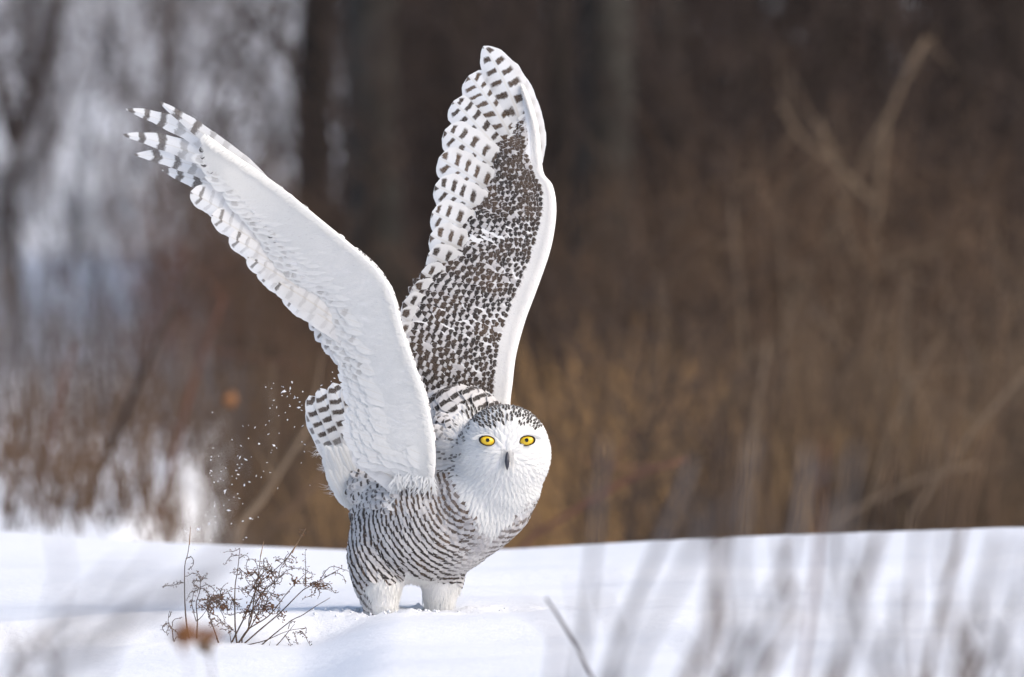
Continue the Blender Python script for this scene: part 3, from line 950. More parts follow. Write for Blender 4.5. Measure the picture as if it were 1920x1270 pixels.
for k, (r, c, t_, w) in enumerate(ff):
    y = armY(*r, midF, _uf, _vf) + .017 - k * .0004
    w = w * (1.0 if k < 4 else 1.25)
    flight(wingF, r, c, t_, y, armY(*t_, midF, _uf, _vf) + .012 - k * .0009, w, per=0.0235 if k > 1 else 0.030, wd=0.19, br=0.22 + 0.2 * (k % 3), dk=0.97, el=0.72, stagger=0.5, phase=0.30 + 0.17 * (k % 2), lead=0.5, cup=0.06, prof=prof_flight if k > 1 else prof_blade if k else prof_pointed)
# upper coverts
cm = MB()
def edge_of(s):
    return np.interp(s, [0, .15, .35, .55, .68, .75, .80, .86, .93, 1], [.15, .12, .11, .12, .09, .10, .25, .32, .45, .7])
SS, TT = [], []
tau = 0.0
row = 0
while tau < 1.0:
    ns_ = int(np.interp(tau, [0, 1], [66, 40]))
    q = (np.arange(ns_) + .5 * (row % 2) + (.55) * (rs.rand(ns_) - .5)) / ns_ * .97
    e_ = edge_of(q)
    tt_ = e_ + (1 - e_) * np.clip(tau + .034 * (rs.rand(ns_) - .5), 0, .999)
    # towards the narrow hand the rows crowd, so fewer of them are kept
    ok = (rs.rand(ns_) < np.interp(q, [0, .7, .85, .97], [1, 1, .8, .6]))
    SS.append(q[ok]); TT.append(tt_[ok])
    tau += np.interp(tau, [0, 1], [.042, .085])
    row += 1
s, t = np.concatenate(SS), np.concatenate(TT)
Rn = bil(midF, s, t); Rn[:, 1] -= bil(thF, s, t)
edge_t = edge_of(s)
n = len(s)
tang = nrm(bil(midF, np.minimum(s + .02, 1), t) - bil(midF, np.maximum(s - .02, 0), t))
chord = nrm(bil(midF, s, np.minimum(t + .03, 1)) - bil(midF, s, np.maximum(t - .03, 0)))
Dv = chord * 0.85 + tang * (0.40 + 0.35 * s)[:, None] + 0.12 * (rs.rand(n, 3) - .5)
sf = midF - thF[..., None] * np.array([0, 1, 0])
e1 = bil(sf, np.minimum(s + .02, 1), t) - bil(sf, np.maximum(s - .02, 0), t)
e2 = bil(sf, s, np.minimum(t + .03, 1)) - bil(sf, s, np.maximum(t - .03, 0))
Nn = nrm(np.cross(e2, e1)); Nn *= np.sign(-Nn[:, 1:2] + 1e-9)
Nn = nrm(Nn + np.array([0, -.6, 0])[None] * (t < edge_t)[:, None])
big = np.clip((t - edge_t) / .6, 0, 1)
dark = (t >= edge_t)
nzc = np.array([noise.noise(Vector(p * 22)) for p in Rn])
Lc = .021 + .020 * big
nb_ = Lc / (.0130 + .0055 * big)
ph1 = 0.86 + .12 * (rs.rand(n) - .5)
_ru, _rv = proj(Rn)
tuft = np.exp(-((_ru - 1006) / 18) ** 2 - ((_rv - 370) / 34) ** 2) + np.exp(-((_ru - 980) / 14) ** 2 - ((_rv - 262) / 20) ** 2) + .8 * np.exp(-((_ru - 975) / 20) ** 2 - ((_rv - 330) / 20) ** 2)
feathers(cm, Rn, Dv, Nn, Lc, (.0130 + .0088 * big), ph0=ph1 - nb_, ph1=ph1, wd=.28 + .11 * nzc + .16 * tuft + .03 * (s < .62), dk=np.where(dark, .97, 0.0) * (rs.rand(n) > .035),
         br=np.clip(.06 + .35 * tuft + .5 * nzc + .2 * rs.rand(n), 0, 1), el=.88, wt=np.where(dark, .38 + .4 * rs.rand(n), .0), nl=6, nw=4, curv=2.0, lift=np.where(dark, .10, .045), camb=.06, jag=.16, sink=.0008)
fuzz(cm, midF, thF, 13000, 0, .15, L=.008)
# back face of the far wing: white
n = 2000
s, t = rs.rand(n), .1 + .6 * rs.rand(n)
Rb_ = bil(midF, s, t); Rb_[:, 1] += bil(thF, s, t) * .6 + .004
k_ = thin_out(Rb_, np.full(n, .013)); s, t, Rb_ = s[k_], t[k_], Rb_[k_]
feathers(cm, Rb_, nrm(bil(midF, s, np.minimum(t + .03, 1)) - bil(midF, s, np.maximum(t - .03, 0))) * .8 + nrm(bil(midF, np.minimum(s + .02, 1), t) - bil(midF, np.maximum(s - .02, 0), t)) * .5,
         np.tile([0, 1., 0], (len(s), 1)), 0.030, .018, dk=0, nl=4, nw=2, curv=1, lift=.05, camb=.04)
tag(cm.build('covert_feather', M_PLUM, wingF), kind='stuff')

# ---- tail
tail = [((700, 965), (620, 880), (577, 765), 30, 0), ((712, 965), (625, 850), (580, 742), 40, 1), ((722, 960), (640, 840), (599, 728), 42, 1), ((730, 955), (660, 840), (624, 718), 44, 1), ((736, 950), (680, 830), (652, 712), 44, 1),
        ((740, 945), (700, 830), (684, 712), 44, 1), ((745, 940), (720, 830), (712, 716), 44, 1), ((750, 940), (740, 830), (742, 724), 44, 1)]
for k, (r, c, t_, w, d_) in enumerate(tail):
    flight(OWL, r, c, t_, .030 - k * .002, .065 - k * .004, w, per=0.0225, wd=0.21, br=0.30 if k < 5 else .2, dk=0.95, fade=([0, .085, .12, .16], [1, 1, .7, 0]) if d_ else ([0, .02, .05, .09], [.3, .8, .8, 0]),
           el=0.86, stagger=0.08, phase=0.62 + (k % 2) * .28, lead=0.5, name='tail_feather', cup=0.04)
tm_ = MB()
n = 240     # white under tail coverts
ut = 628 + 70 * rs.rand(n); vt = 880 + 75 * rs.rand(n)
ok = (ut > 600 + (vt - 850) * .45) & (ut < 700)
R = atn(np.stack([ut, vt, .020 + .01 * rs.rand(n)], 1))[ok]
feathers(tm_, R, np.tile([-.30, 0, .8], (len(R), 1)) + .2 * (rs.rand(len(R), 3) - .5), np.tile([0, -1., 0], (len(R), 1)), .050, .022, dk=0, nl=6, nw=3, curv=1.0, lift=.06, jag=.15)
n = 130     # loose curled barbs on the tail's outer edge
q = rs.rand(n)
cu_ = np.interp(q, [0, .4, .7, 1], [598, 612, 626, 640]); cv_ = np.interp(q, [0, .4, .7, 1], [838, 875, 910, 945])
cl = (np.sin(q * 19) > -.1)
R = atn(np.stack([cu_ + 4, cv_, np.full(n, .05)], 1))[cl]
feathers(tm_, R, np.stack([-.9 + .5 * rs.rand(len(R)), .1 * np.ones(len(R)), -.7 + 1.3 * rs.rand(len(R))], 1), np.tile([0, -1., 0], (len(R), 1)), .012 + .014 * rs.rand(len(R)), .0008, dk=0, nl=7, nw=1, curv=2, lift=.1, prof=prof_hair, bend=55 * (rs.rand(len(R)) - .3), wt=.3)
tag(tm_.build('tail_covert', M_DOWN, OWL), kind='stuff')

# ------------------------------------------------------------------ kicked-up snow
zf = [(112,332),(340,434),(380,427),(430,443),(257,534),(382,525),(527,495),(609,487),(535,395),(508,425),(606,356),(655,332),(670,387),(722,440),(783,433),(568,115),(509,143),(553,153),(627,137),(640,143),(704,105),(645,176),(634,178),(656,175),(630,206),(690,155),(686,173),(693,192),(670,212),(785,176),(725,220),(718,228),(746,222),(568,241),(558,278),(591,295),(540,300),(690,285),(684,274),(760,254),(778,278),(758,296),(752,300),(777,316),(458,565),(572,578),(590,597),(323,579),(548,631),(555,612),(779,550),(801,571),(797,622),(402,663),(318,667),(364,683),(300,655),(517,705),(773,707),(158,657),(103,662),(101,685),(118,597),(211,745),(298,719),(331,718),(313,746),(288,764),(177,771),(101,765),(94,781),(104,801),(259,806),(303,794),(291,822),(438,806),(475,815),(492,769),(541,779),(127,851),(153,843),(173,826),(195,840),(386,849),(257,868),(349,874),(207,912),(205,920),(40,909),(598,896),(838,874),(299,938),(272,962),(236,983),(311,970),(337,1011),(128,1000),(128,1027),(197,1022),(231,1060),(80,1070),(62,1096),(132,1106),(340,1140),(395,1120),(412,1125),(453,1111),(88,1158),(138,1151),(254,1159),(10,1198),(365,1262),(1005,33),(1021,78),(997,101),(922,131),(988,931)]
bigset = {(645,176),(634,178),(725,220),(758,296),(670,387),(458,565),(572,578),(779,550),(364,683),(318,667),(349,874),(207,912),(205,920),(197,1022),(231,1060),(88,1158),(10,1198),(303,794),(291,822),(313,746),(101,765),(128,1027),(690,155),(704,105),(395,1120),(997,101)}
flk = [(370 + x * .252, 690 + y * .252, 2.6 if (x, y) in bigset else 1.5) for x, y in zf]
flk += [(280 + x * .2047, 980 + y * .2047, s_) for x, y, s_ in [(445,60,3.2),(330,78,2.0),(547,10,2.0),(752,10,1.6),(560,162,1.3),(655,270,2.2),(415,250,1.6),(888,135,1.0),(860,158,1.0)]]
def crumb_mesh(seed):
    r = np.random.RandomState(seed)
    V = [(0, 0, 1), (1, 0, 0), (0, 1, 0), (-1, 0, 0), (0, -1, 0), (0, 0, -1)]
    V = np.array(V, float) * (0.6 + 0.8 * r.rand(6, 1)) + 0.25 * (r.rand(6, 3) - .5)
    V *= np.array([1, .8, .8 + 1.2 * r.rand()])
    F = [(0, 1, 2), (0, 2, 3), (0, 3, 4), (0, 4, 1), (5, 2, 1), (5, 3, 2), (5, 4, 3), (5, 1, 4)]
    me = bpy.data.meshes.new('snow_crumb')
    me.from_pydata([tuple(x) for x in V], [], F)
    me.materials.append(M_SNOW)
    return me
CR = [crumb_mesh(k) for k in range(8)]
random.seed(3)
for k, (a, b, s_) in enumerate(flk):
    o = bpy.data.objects.new('snow_crumb', CR[k % 8])
    o.location = at(a, b, random.uniform(-.10, .10))
    o.scale = (s_ * .0007, s_ * .0006, s_ * .00115)
    o.rotation_euler = (random.random() * 6, random.random() * 6, random.random() * 6)
    COL.objects.link(o)
    tag(o, 'tiny white crumb of snow flying in the air behind the owl', 'snow crumb', 'crumbs of snow kicked up left of the owl')

sm = MB()
for q in range(150):
    fx, fy = ((at(715, 1150).x, -.06), (at(826, 1142).x, 0.0))[q % 2]
    a_ = rs.rand() * 6.28; d_ = .035 + abs(rs.normal(0, .035))
    x_, y_ = fx + math.cos(a_) * d_ * 1.4, fy + math.sin(a_) * d_
    r_ = rs.uniform(.0012, .0042)
    V = np.array([(0, 0, 1), (1, 0, 0), (0, 1, 0), (-1, 0, 0), (0, -1, 0), (0, 0, -1)], float) * r_ * (.6 + .8 * rs.rand(6, 1)) + np.array([x_, y_, gz(x_, y_) + r_ * .5 + .004])
    sm.add(V, np.array([(0, 1, 2), (0, 2, 3), (0, 3, 4), (0, 4, 1), (5, 2, 1), (5, 3, 2), (5, 4, 3), (5, 1, 4)]))
tag(sm.build('snow_rubble', M_SNOW, smooth=False), kind='stuff')

# ------------------------------------------------------------------ dry weeds in focus
def zp(p): return (280 + p[0] * .2047, 980 + p[1] * .2047)
def weed(name, label, base, stems, twigs, seeds, Y0, group=None):
    bx = zp(base)
    root = at(bx[0], bx[1], Y0)
    e = empty(name, (root.x, Y0, gz(root.x, Y0)))
    tag(e, label, 'weed', group)
    for st in stems:
        m_ = MB()
        pts = [zp(p) for p in st[0]]
        ys = Y0 + np.linspace(0, random.uniform(-.05, .05), len(pts))
        C = spline([(p[0], p[1], y) for p, y in zip(pts, ys)], 22)
        W3 = atn(C)
        g = gz(W3[0, 0], W3[0, 1])
        if abs(W3[0, 2] - g) < .035 and (st[0][0][1] > 1050):
            W3 = np.vstack([[W3[0, 0], W3[0, 1], g - .02], W3])
            W3[0, 0] -= (W3[2, 0] - W3[1, 0]) * .3
        r0 = st[1]
        tube(m_, W3, np.linspace(r0, r0 * .35, len(W3)) * (1 + .12 * rs.rand(len(W3))), 5)
        m_.build('stem', st[2] if len(st) > 2 else M_WEED, e)
    tw, sd = MB(), MB()
    for t_ in twigs:
        pts = [zp(p) for p in t_]
        ys = Y0 + random.uniform(-.03, .03) + np.linspace(0, random.uniform(-.04, .04), len(pts))
        ln = sum(math.dist(pts[q], pts[q + 1]) for q in range(len(pts) - 1))
        C = spline([(p[0], p[1], y) for p, y in zip(pts, ys)], max(6, int(ln / 3)))
        C[:, :2] += (rs.rand(len(C), 2) - .5) * 1.0
        W3 = atn(C)
        tube(tw, W3, np.linspace(.0008, .00045, len(W3)), 4)
        # little spurs, each with a bud at the end
        for q in range(1, len(W3)):
            if random.random() < .62:
                d = Vector((random.uniform(-1, 1), random.uniform(-.6, .6), random.uniform(-.6, 1))).normalized() * random.uniform(.0025, .006)
                p0 = W3[q]; p1 = p0 + np.array(d)
                tube(tw, np.array([p0, (p0 + p1) / 2, p1]), .0004, 3)
                r_ = random.uniform(.0007, .0015)
                tube(sd, np.array([p1 - np.array(d) * .2, p1, p1 + np.array(d) * .35]), np.array([.0004, r_, .0003]), 4)
    for (x, y, r_, cnt) in seeds:
        cnt = int(cnt * .62); r_ = r_ * 1.35
        c = zp((x, y))
        for q in range(cnt):
            a_, b_ = random.gauss(0, r_ * .2047), random.gauss(0, r_ * .2047)
            p = at(c[0] + a_, c[1] + b_, Y0 + random.uniform(-.015, .015))
            d = Vector((random.uniform(-1, 1), random.uniform(-1, 1), random.uniform(-1, 1))).normalized() * random.uniform(.002, .0045)
            tube(sd, np.array([p - d, p, p + d]), np.array([.0004, random.uniform(.0008, .0018), .0004]), 4)
    if tw.n: tag(tw.build('twig', M_WEED, e), kind='stuff')
    if sd.n: tag(sd.build('seed', M_RUST if seeds else M_WEED, e), kind='stuff')
    return e
def fan(x, y, n, a0, a1, l0, l1, droop=.5):
    out = []
    for k in range(n):
        a = math.radians(random.uniform(a0, a1)); l = random.uniform(l0, l1)
        pts = [(x, y)]
        cx, cy = x, y
        da = random.choice((-1, 1)) * random.uniform(.2, 1.0) * droop
        for q in range(5):
            cx += math.cos(a) * l / 5; cy -= math.sin(a) * l / 5
            a += da
            pts.append((cx, cy))
        out.append(pts)
    return out
YW = -0.30
weed('tall_weed', 'tall bare thin weed stem, leftmost upright one of the weeds, forking low down', (388, 1145),
     [([(388, 1145), (345, 960), (325, 700), (325, 400), (350, 300), (368, 180)], .0017), ([(366, 200), (372, 120), (377, 35)], .0011, M_WEEDTIP)],
     [[(320, 550), (230, 570), (135, 580)], [(345, 330), (385, 315), (408, 360), (385, 410), (350, 430)], [(135, 580), (125, 600)], [(250, 560), (265, 545), (300, 550)]], [], YW)
weed('small_weed', 'smallest dry weed, low curled sprig at the far left of the weeds', (222, 1100),
     [([(222, 1100), (205, 970), (175, 920), (178, 830)], .0011)],
     [[(205, 960), (225, 890), (300, 870)], [(205, 970), (150, 930), (118, 960)], [(205, 970), (250, 1000), (280, 1050), (340, 1078)], [(225, 1090), (250, 1050), (285, 1055)], [(175, 920), (130, 940), (120, 985)], [(190, 945), (160, 990), (165, 1035)], [(178, 870), (190, 850), (195, 825)]], [], YW - .02)
weed('curly_weed', 'dry weed with curled twigs beside the tall bare stem', (430, 1140),
     [([(430, 1140), (440, 900), (430, 740), (460, 640), (470, 530)], .0016), ([(430, 905), (405, 820), (385, 730)], .0009), ([(440, 900), (490, 850), (530, 790)], .0009)],
     [[(470, 530), (440, 480), (400, 462), (345, 495)], [(460, 600), (400, 560), (405, 535), (420, 600)], [(460, 600), (520, 620), (550, 690)], [(470, 540), (490, 510), (508, 478)], [(475, 590), (540, 570), (600, 620), (628, 665)], [(440, 705), (500, 705), (550, 700)],
      [(455, 610), (410, 640), (395, 700)], [(385, 730), (400, 790), (420, 820)], [(450, 620), (380, 640), (340, 720)], [(480, 600), (530, 640), (560, 690)]] + fan(465, 540, 5, 20, 160, 70, 120),
     [(455, 605, 12, 8), (395, 738, 12, 14)], YW + .01)
weed('leaning_weed', 'dry weed leaning left with a cluster of rusty seeds on its bent top', (650, 1148),
     [([(650, 1148), (600, 1000), (530, 810), (492, 775)], .0016), ([(755, 1135), (725, 960), (690, 905)], .0009), ([(615, 1145), (612, 1040)], .0007)],
     [[(490, 770), (560, 710), (640, 680), (740, 620), (800, 605), (860, 625)], [(640, 690), (700, 760), (720, 840), (750, 850)], [(530, 810), (620, 860), (700, 950), (770, 990)], [(600, 730), (650, 800), (690, 890), (690, 940)], [(490, 770), (440, 790), (430, 820)],
      [(560, 700), (540, 780), (560, 860)], [(700, 930), (650, 920), (600, 950), (565, 950)], [(720, 640), (760, 700), (800, 750), (830, 740)], [(740, 850), (800, 830), (880, 820)]] + fan(560, 720, 9, 0, 360, 80, 150) + fan(660, 690, 9, 0, 360, 70, 150) + fan(600, 880, 4, 180, 360, 60, 110),
     [(530, 745, 24, 60), (590, 705, 20, 40), (640, 680, 16, 40), (690, 770, 18, 50), (560, 790, 20, 30)], YW - .01)
weed('bushy_weed', 'largest bushy dry weed with many fanning stems next to the owl', (800, 1150),
     [([(812, 1150), (795, 1050), (785, 900), (785, 600), (810, 430), (830, 240)], .0017), ([(775, 1152), (880, 1020), (930, 900), (960, 700), (1000, 460), (1020, 300)], .0018), ([(1018, 310), (1035, 230), (1048, 175)], .0012, M_WEEDTIP),
      ([(725, 1160), (800, 1010), (900, 810), (1000, 570), (1120, 460), (1230, 360), (1290, 290)], .0017), ([(1285, 300), (1330, 230), (1390, 130), (1432, 58)], .0014, M_WEEDTIP), ([(1310, 280), (1340, 220), (1360, 185)], .0008, M_WEEDTIP),
      ([(800, 1140), (900, 985), (1100, 850), (1250, 660), (1335, 565), (1440, 460)], .0014), ([(815, 1158), (1000, 995), (1200, 825), (1400, 625), (1500, 570), (1760, 415)], .0016),
      ([(910, 960), (925, 850), (1040, 640), (1180, 520), (1200, 420), (1290, 300)], .0012), ([(850, 1060), (950, 920), (1050, 700), (1130, 560)], .0012)],
     [[(820, 300), (745, 312), (690, 388)], [(832, 235), (770, 265), (712, 262)], [(825, 330), (870, 298), (912, 320)], [(820, 420), (870, 460), (920, 490), (970, 450), (990, 400), (955, 340), (910, 340), (888, 400), (920, 480)],
      [(1430, 550), (1432, 400), (1425, 270)], [(1185, 510), (1260, 440), (1350, 418), (1440, 440), (1495, 478)], [(1200, 500), (1250, 465), (1300, 480), (1320, 530)], [(1340, 560), (1420, 560), (1500, 560)],
      [(1540, 560), (1640, 560), (1690, 640), (1738, 636)], [(1560, 530), (1640, 420), (1700, 405), (1810, 440)], [(1540, 580), (1500, 660), (1405, 695)], [(1600, 500), (1700, 465), (1770, 490), (1800, 560)], [(1520, 560), (1560, 640), (1540, 700)], [(1580, 560), (1640, 590), (1670, 620)],
      [(1215, 370), (1170, 345), (1160, 310)], [(1300, 300), (1340, 330), (1345, 375)], [(1000, 560), (920, 570), (885, 620)], [(960, 700), (900, 650), (850, 600), (800, 605)], [(1430, 70), (1390, 65), (1370, 60)], [(1425, 90), (1440, 100)], [(1400, 130), (1375, 110)],
      [(1110, 760), (1190, 800), (1235, 890)], [(1110, 660), (1190, 700), (1195, 790)], [(1050, 650), (1130, 650), (1190, 720)], [(1160, 700), (1210, 660), (1260, 655)]] +
     fan(1000, 500, 10, 0, 360, 90, 170) + fan(1120, 450, 10, 0, 360, 90, 170) + fan(1010, 640, 10, 0, 360, 90, 170) + fan(1060, 760, 12, 0, 360, 90, 170) + fan(920, 810, 9, 180, 360, 70, 130) + fan(1150, 560, 6, 0, 360, 70, 130) +
     fan(840, 450, 5, 0, 360, 60, 110) + fan(960, 600, 8, 0, 360, 90, 150) + fan(1240, 350, 6, 0, 360, 60, 110) + fan(1430, 500, 4, 200, 340, 60, 110) + fan(1550, 560, 8, 0, 360, 60, 130) + fan(770, 700, 6, 0, 360, 60, 130) + fan(740, 950, 5, 180, 360, 60, 110),
     [(1330, 545, 14, 36), (1545, 560, 20, 36), (1040, 780, 24, 40), (915, 805, 20, 36), (1100, 765, 18, 30), (915, 475, 12, 16), (1110, 480, 18, 30), (1000, 560, 20, 24), (1215, 855, 16, 24), (990, 885, 14, 24), (1030, 670, 16, 24)], YW)
weed('bare_weed', 'long bare weed stems lying low to the right beside the bushy weed', (965, 1180),
     [([(965, 1180), (1100, 1060), (1300, 900), (1400, 850), (1520, 770), (1655, 690)], .0014), ([(1105, 1178), (1200, 1090), (1330, 930)], .0013), ([(830, 1135), (1050, 1085), (1200, 1020), (1300, 985), (1440, 965)], .0011), ([(1085, 1180), (1110, 1090)], .0006)],
     [[(1240, 1030), (1275, 1080), (1300, 1130)], [(1320, 1000), (1345, 1060), (1350, 1112), (1385, 1115)], [(1340, 1000), (1420, 1030), (1475, 1130)], [(1390, 980), (1440, 968), (1430, 1020)], [(1380, 990), (1400, 1000), (1425, 1030)], [(1270, 975), (1290, 920), (1340, 905)]], [], YW - .04)

# ------------------------------------------------------------------ blurred foreground stalks
def stalk(name, label, pts, Y, r, mat, cat='stalk', group=None, heads=0, twigs=0, hm=None):
    """a stalk through pixel points at depth Y, rooted in the snow below the frame"""
    P3 = [np.array(at(a, b, Y)) for a, b in pts]
    d = P3[-1] - P3[-2]
    low = P3[-1]
    g = gz(low[0], Y)
    if low[2] > g:
        k = (low[2] - g + .03) / max(.05, -d[2]) if d[2] < 0 else 0
        sl = np.clip(d[0] / max(.02, -d[2]), -.45, .45)
        P3.append(np.array([low[0] + sl * (low[2] - g + .03), Y, g - .03]))
    C = spline(P3, 16)
    base = C[-1]
    e = empty(name, (base[0], Y, g))
    tag(e, label, cat, group)
    m_ = MB()
    C[:, 1] += .02 * np.sin(np.linspace(0, 5, len(C)) + rs.rand() * 6)
    tube(m_, C, np.linspace(r * .5, r, len(C)), 6)
    m_.build('stem', mat, e)
    if twigs:
        t_ = MB()
        for q in range(twigs):
            i = rs.randint(0, 11)
            L = rs.uniform(.03, .10)
            d = np.array([rs.uniform(-.6, .6), rs.uniform(-.4, .4), rs.uniform(.3, 1)]); d /= np.linalg.norm(d)
            p = C[i]
            tube(t_, np.array([p, p + d * L * .5, p + d * L + np.array([0, 0, -.01])]), np.array([r * .4, r * .3, r * .15]), 4)
        tag(t_.build('twig', mat, e), kind='stuff')
    if heads:
        h_ = MB()
        for q in range(heads):
            p = C[0] + rs.normal(0, .006, 3)
            d = nrm(rs.normal(0, 1, 3)) * .006
            tube(h_, np.array([p - d, p, p + d]), np.array([.001, .003, .001]), 4)
        tag(h_.build('seed_head', hm or M_RUST, e), kind='stuff')
    return e
FG = [
    ('long grey stalk leaning right, blurred, directly right of the lone bent twig', [(1300, 860), (1245, 1005), (1215, 1075), (1180, 1160), (1140, 1270)], -8.4, .0072, M_TWIG_GREY),
    ('lone thin bent twig, sharpest of the foreground twigs, in the snow right of the owl', [(1024, 1122), (1050, 1160), (1085, 1220), (1112, 1275)], -3.6, .0040, M_TWIG_GREY),
    ('tall reddish-brown stalk, thickest and darkest of the blurred foreground stalks', [(1850, 800), (1806, 975), (1790, 1060), (1765, 1130), (1740, 1270)], -7.4, .0058, M_TWIG_BROWN),
    ('dark upright stalk with a faint red stain, blurred in front of the snow', [(1548, 830), (1535, 990), (1528, 1080), (1515, 1180), (1500, 1275)], -7.4, .0042, M_TWIG_RED),
]
for lab, pts, Y, r, m_ in FG:
    stalk('dry_stalk', lab, pts, Y, r, m_, group='blurred stalks in the foreground')
GL = 'pale blurred dry stalk among many before the snow right of the owl'
RG = [([(1355, 1005), (1340, 1120), (1330, 1200), (1290, 1275)], .0105), ([(1315, 1010), (1260, 1110), (1210, 1200), (1180, 1275)], .0065), ([(1490, 1020), (1440, 1130), (1425, 1275)], .007), ([(1462, 1010), (1470, 1090), (1490, 1160), (1430, 1275)], .007),
      ([(1385, 1060), (1400, 1160), (1370, 1275)], .006), ([(1640, 1005), (1610, 1110), (1580, 1275)], .0085), ([(1650, 1010), (1625, 1090), (1600, 1160), (1560, 1275)], .006), ([(1690, 1100), (1680, 1170), (1690, 1275)], .007), ([(1580, 1050), (1620, 1160), (1650, 1275)], .0055),
      ([(1875, 1000), (1850, 1100), (1830, 1180), (1815, 1275)], .0085), ([(1900, 1150), (1870, 1200), (1840, 1275)], .007), ([(1830, 1120), (1850, 1170), (1900, 1250)], .006), ([(1770, 1010), (1775, 1120), (1800, 1275)], .0055), ([(1925, 1000), (1895, 1120), (1880, 1275)], .006),
      ([(1110, 1060), (1100, 1170), (1080, 1275)], .0055), ([(1050, 1190), (1040, 1275)], .0055), ([(1545, 1090), (1550, 1180), (1535, 1275)], .005), ([(1410, 1180), (1380, 1230), (1360, 1275)], .007), ([(1720, 1000), (1712, 1130), (1720, 1275)], .0045), ([(1950, 1040), (1935, 1275)], .007),
      ([(1470, 1130), (1420, 1200), (1385, 1275)], .006), ([(1850, 1220), (1820, 1275)], .007), ([(1675, 1175), (1640, 1275)], .006), ([(1605, 1140), (1575, 1275)], .006), ([(1340, 1050), (1365, 1150), (1345, 1275)], .0045), ([(1130, 1120), (1160, 1200), (1150, 1275)], .004)]
for k, (pts, r) in enumerate(RG):
    if k % 2 == 0 and pts[0][1] < 1100:
        pts = [(pts[0][0] + 25, pts[0][1] - 120 - 30 * (k % 5))] + pts
    e_ = stalk('dry_stalk', GL, pts, -9.2 - .7 * math.sin(k * 1.7), r * .95, M_TWIG_GREY if k % 3 else M_TWIG_BROWN, group='blurred stalks in the foreground', twigs=3)
    e_['seen_u'] = pts[-1][0]
LG = [([(455, 1010), (400, 1060), (300, 1120), (200, 1200), (110, 1275)], -8.8, .0095), ([(300, 1040), (230, 1130), (180, 1275)], -9.0, .0065), ([(110, 1000), (125, 1060), (100, 1150), (90, 1275)], -8.4, .005), ([(230, 1060), (170, 1120), (60, 1230), (20, 1275)], -9.0, .0075), ([(420, 1090), (330, 1130), (220, 1170), (120, 1230)], -9.4, .0075)]
for k, (pts, Y, r) in enumerate(LG):
    stalk('slanting_stalk', 'strongly blurred grey stalk slanting over the snow left of the weeds', pts, Y - 2.0, r * .8, M_TWIG_GREY, group='slanting stalks in the left foreground')
for k, (pts, r) in enumerate([([(90, 1180), (50, 1230), (10, 1275)], .004), ([(30, 1190), (60, 1230), (110, 1262)], .003), ([(20, 1215), (50, 1250), (60, 1275)], .003), ([(5, 1170), (20, 1220), (40, 1275)], .003)]):
    stalk('brown_twig', 'blurred brown twig crossing others in the bottom left corner', pts, -7.6 - .3 * k, r, M_TWIG_BROWN, cat='twig', group='brown twigs in the left corner', twigs=5)
stalk('seed_stalk', 'blurred rust-orange seed head in front of the tall bare weed', [(347, 1190), (352, 1230), (356, 1280)], -6.6, .0012, M_WEED, heads=110, hm=M_OAK)
stalk('seed_stalk', 'small blurred brownish seed head in front of the leaning weed', [(388, 1190), (392, 1230), (398, 1280)], -6.6, .0012, M_WEED, heads=40, hm=M_OAK)
stalk('seed_stalk', 'pale blurred seed head lower than its two neighbours before the weeds', [(384, 1212), (394, 1240), (402, 1280)], -5.2, .0012, M_TWIG_TAN, heads=30, hm=M_TWIG_TAN)

# ------------------------------------------------------------------ background: brush, trees, wood
def wander(p, d, L, n, wig, up=0.0):
    pts = [np.array(p, float)]
    d = np.array(d, float); d /= np.linalg.norm(d)
    for i in range(n):
        d = d + rs.normal(0, wig, 3) + np.array([0, 0, up])
        d /= np.linalg.norm(d)
        pts.append(pts[-1] + d * L / n)
    return np.array(pts), d

def shrub_mesh(seed, h, nst, spread, mat, rstem=.012, ntw=9, leaf=0):
    global rs
    keep = rs; rs = np.random.RandomState(seed)
    m_ = MB()
    for s_ in range(nst):
        a = rs.rand() * 6.28
        d = np.array([math.cos(a) * spread * rs.rand(), math.sin(a) * spread * rs.rand(), 1])
        L = h * rs.uniform(.55, 1)
        pts, _ = wander((rs.normal(0, .05), rs.normal(0, .05), -.05), d, L, 8, .09)
        tube(m_, pts, np.linspace(rstem, rstem * .25, 9), 4)
        for t_ in range(ntw):
            i = rs.randint(2, 8)
            a = rs.rand() * 6.28
            d2 = np.array([math.cos(a), math.sin(a), rs.uniform(.2, 1.4)])
            q, _ = wander(pts[i], d2, L * rs.uniform(.15, .4), 4, .14)
            tube(m_, q, np.linspace(rstem * .4, rstem * .15, 5), 3)
            for t2 in range(2):
                a = rs.rand() * 6.28
                q2, _ = wander(q[rs.randint(1, 4)], np.array([math.cos(a), math.sin(a), rs.uniform(0, 1.2)]), L * rs.uniform(.08, .18), 2, .15)
                tube(m_, q2, rstem * .14, 3)
    rs = keep
    o = m_.build('bare_shrub', mat)
    me = o.data
    bpy.data.objects.remove(o)
    return me

def put_shrub(me, name, x, y, rz, sc, label, group, cat='shrub', dz=0):
    o = bpy.data.objects.new(name, me)
    o.location = (x, y, gz(x, y) + dz)
    o.rotation_euler = (0, 0, rz)
    o.scale = (sc, sc, sc)
    COL.objects.link(o)
    tag(o, label, cat, group)
    return o

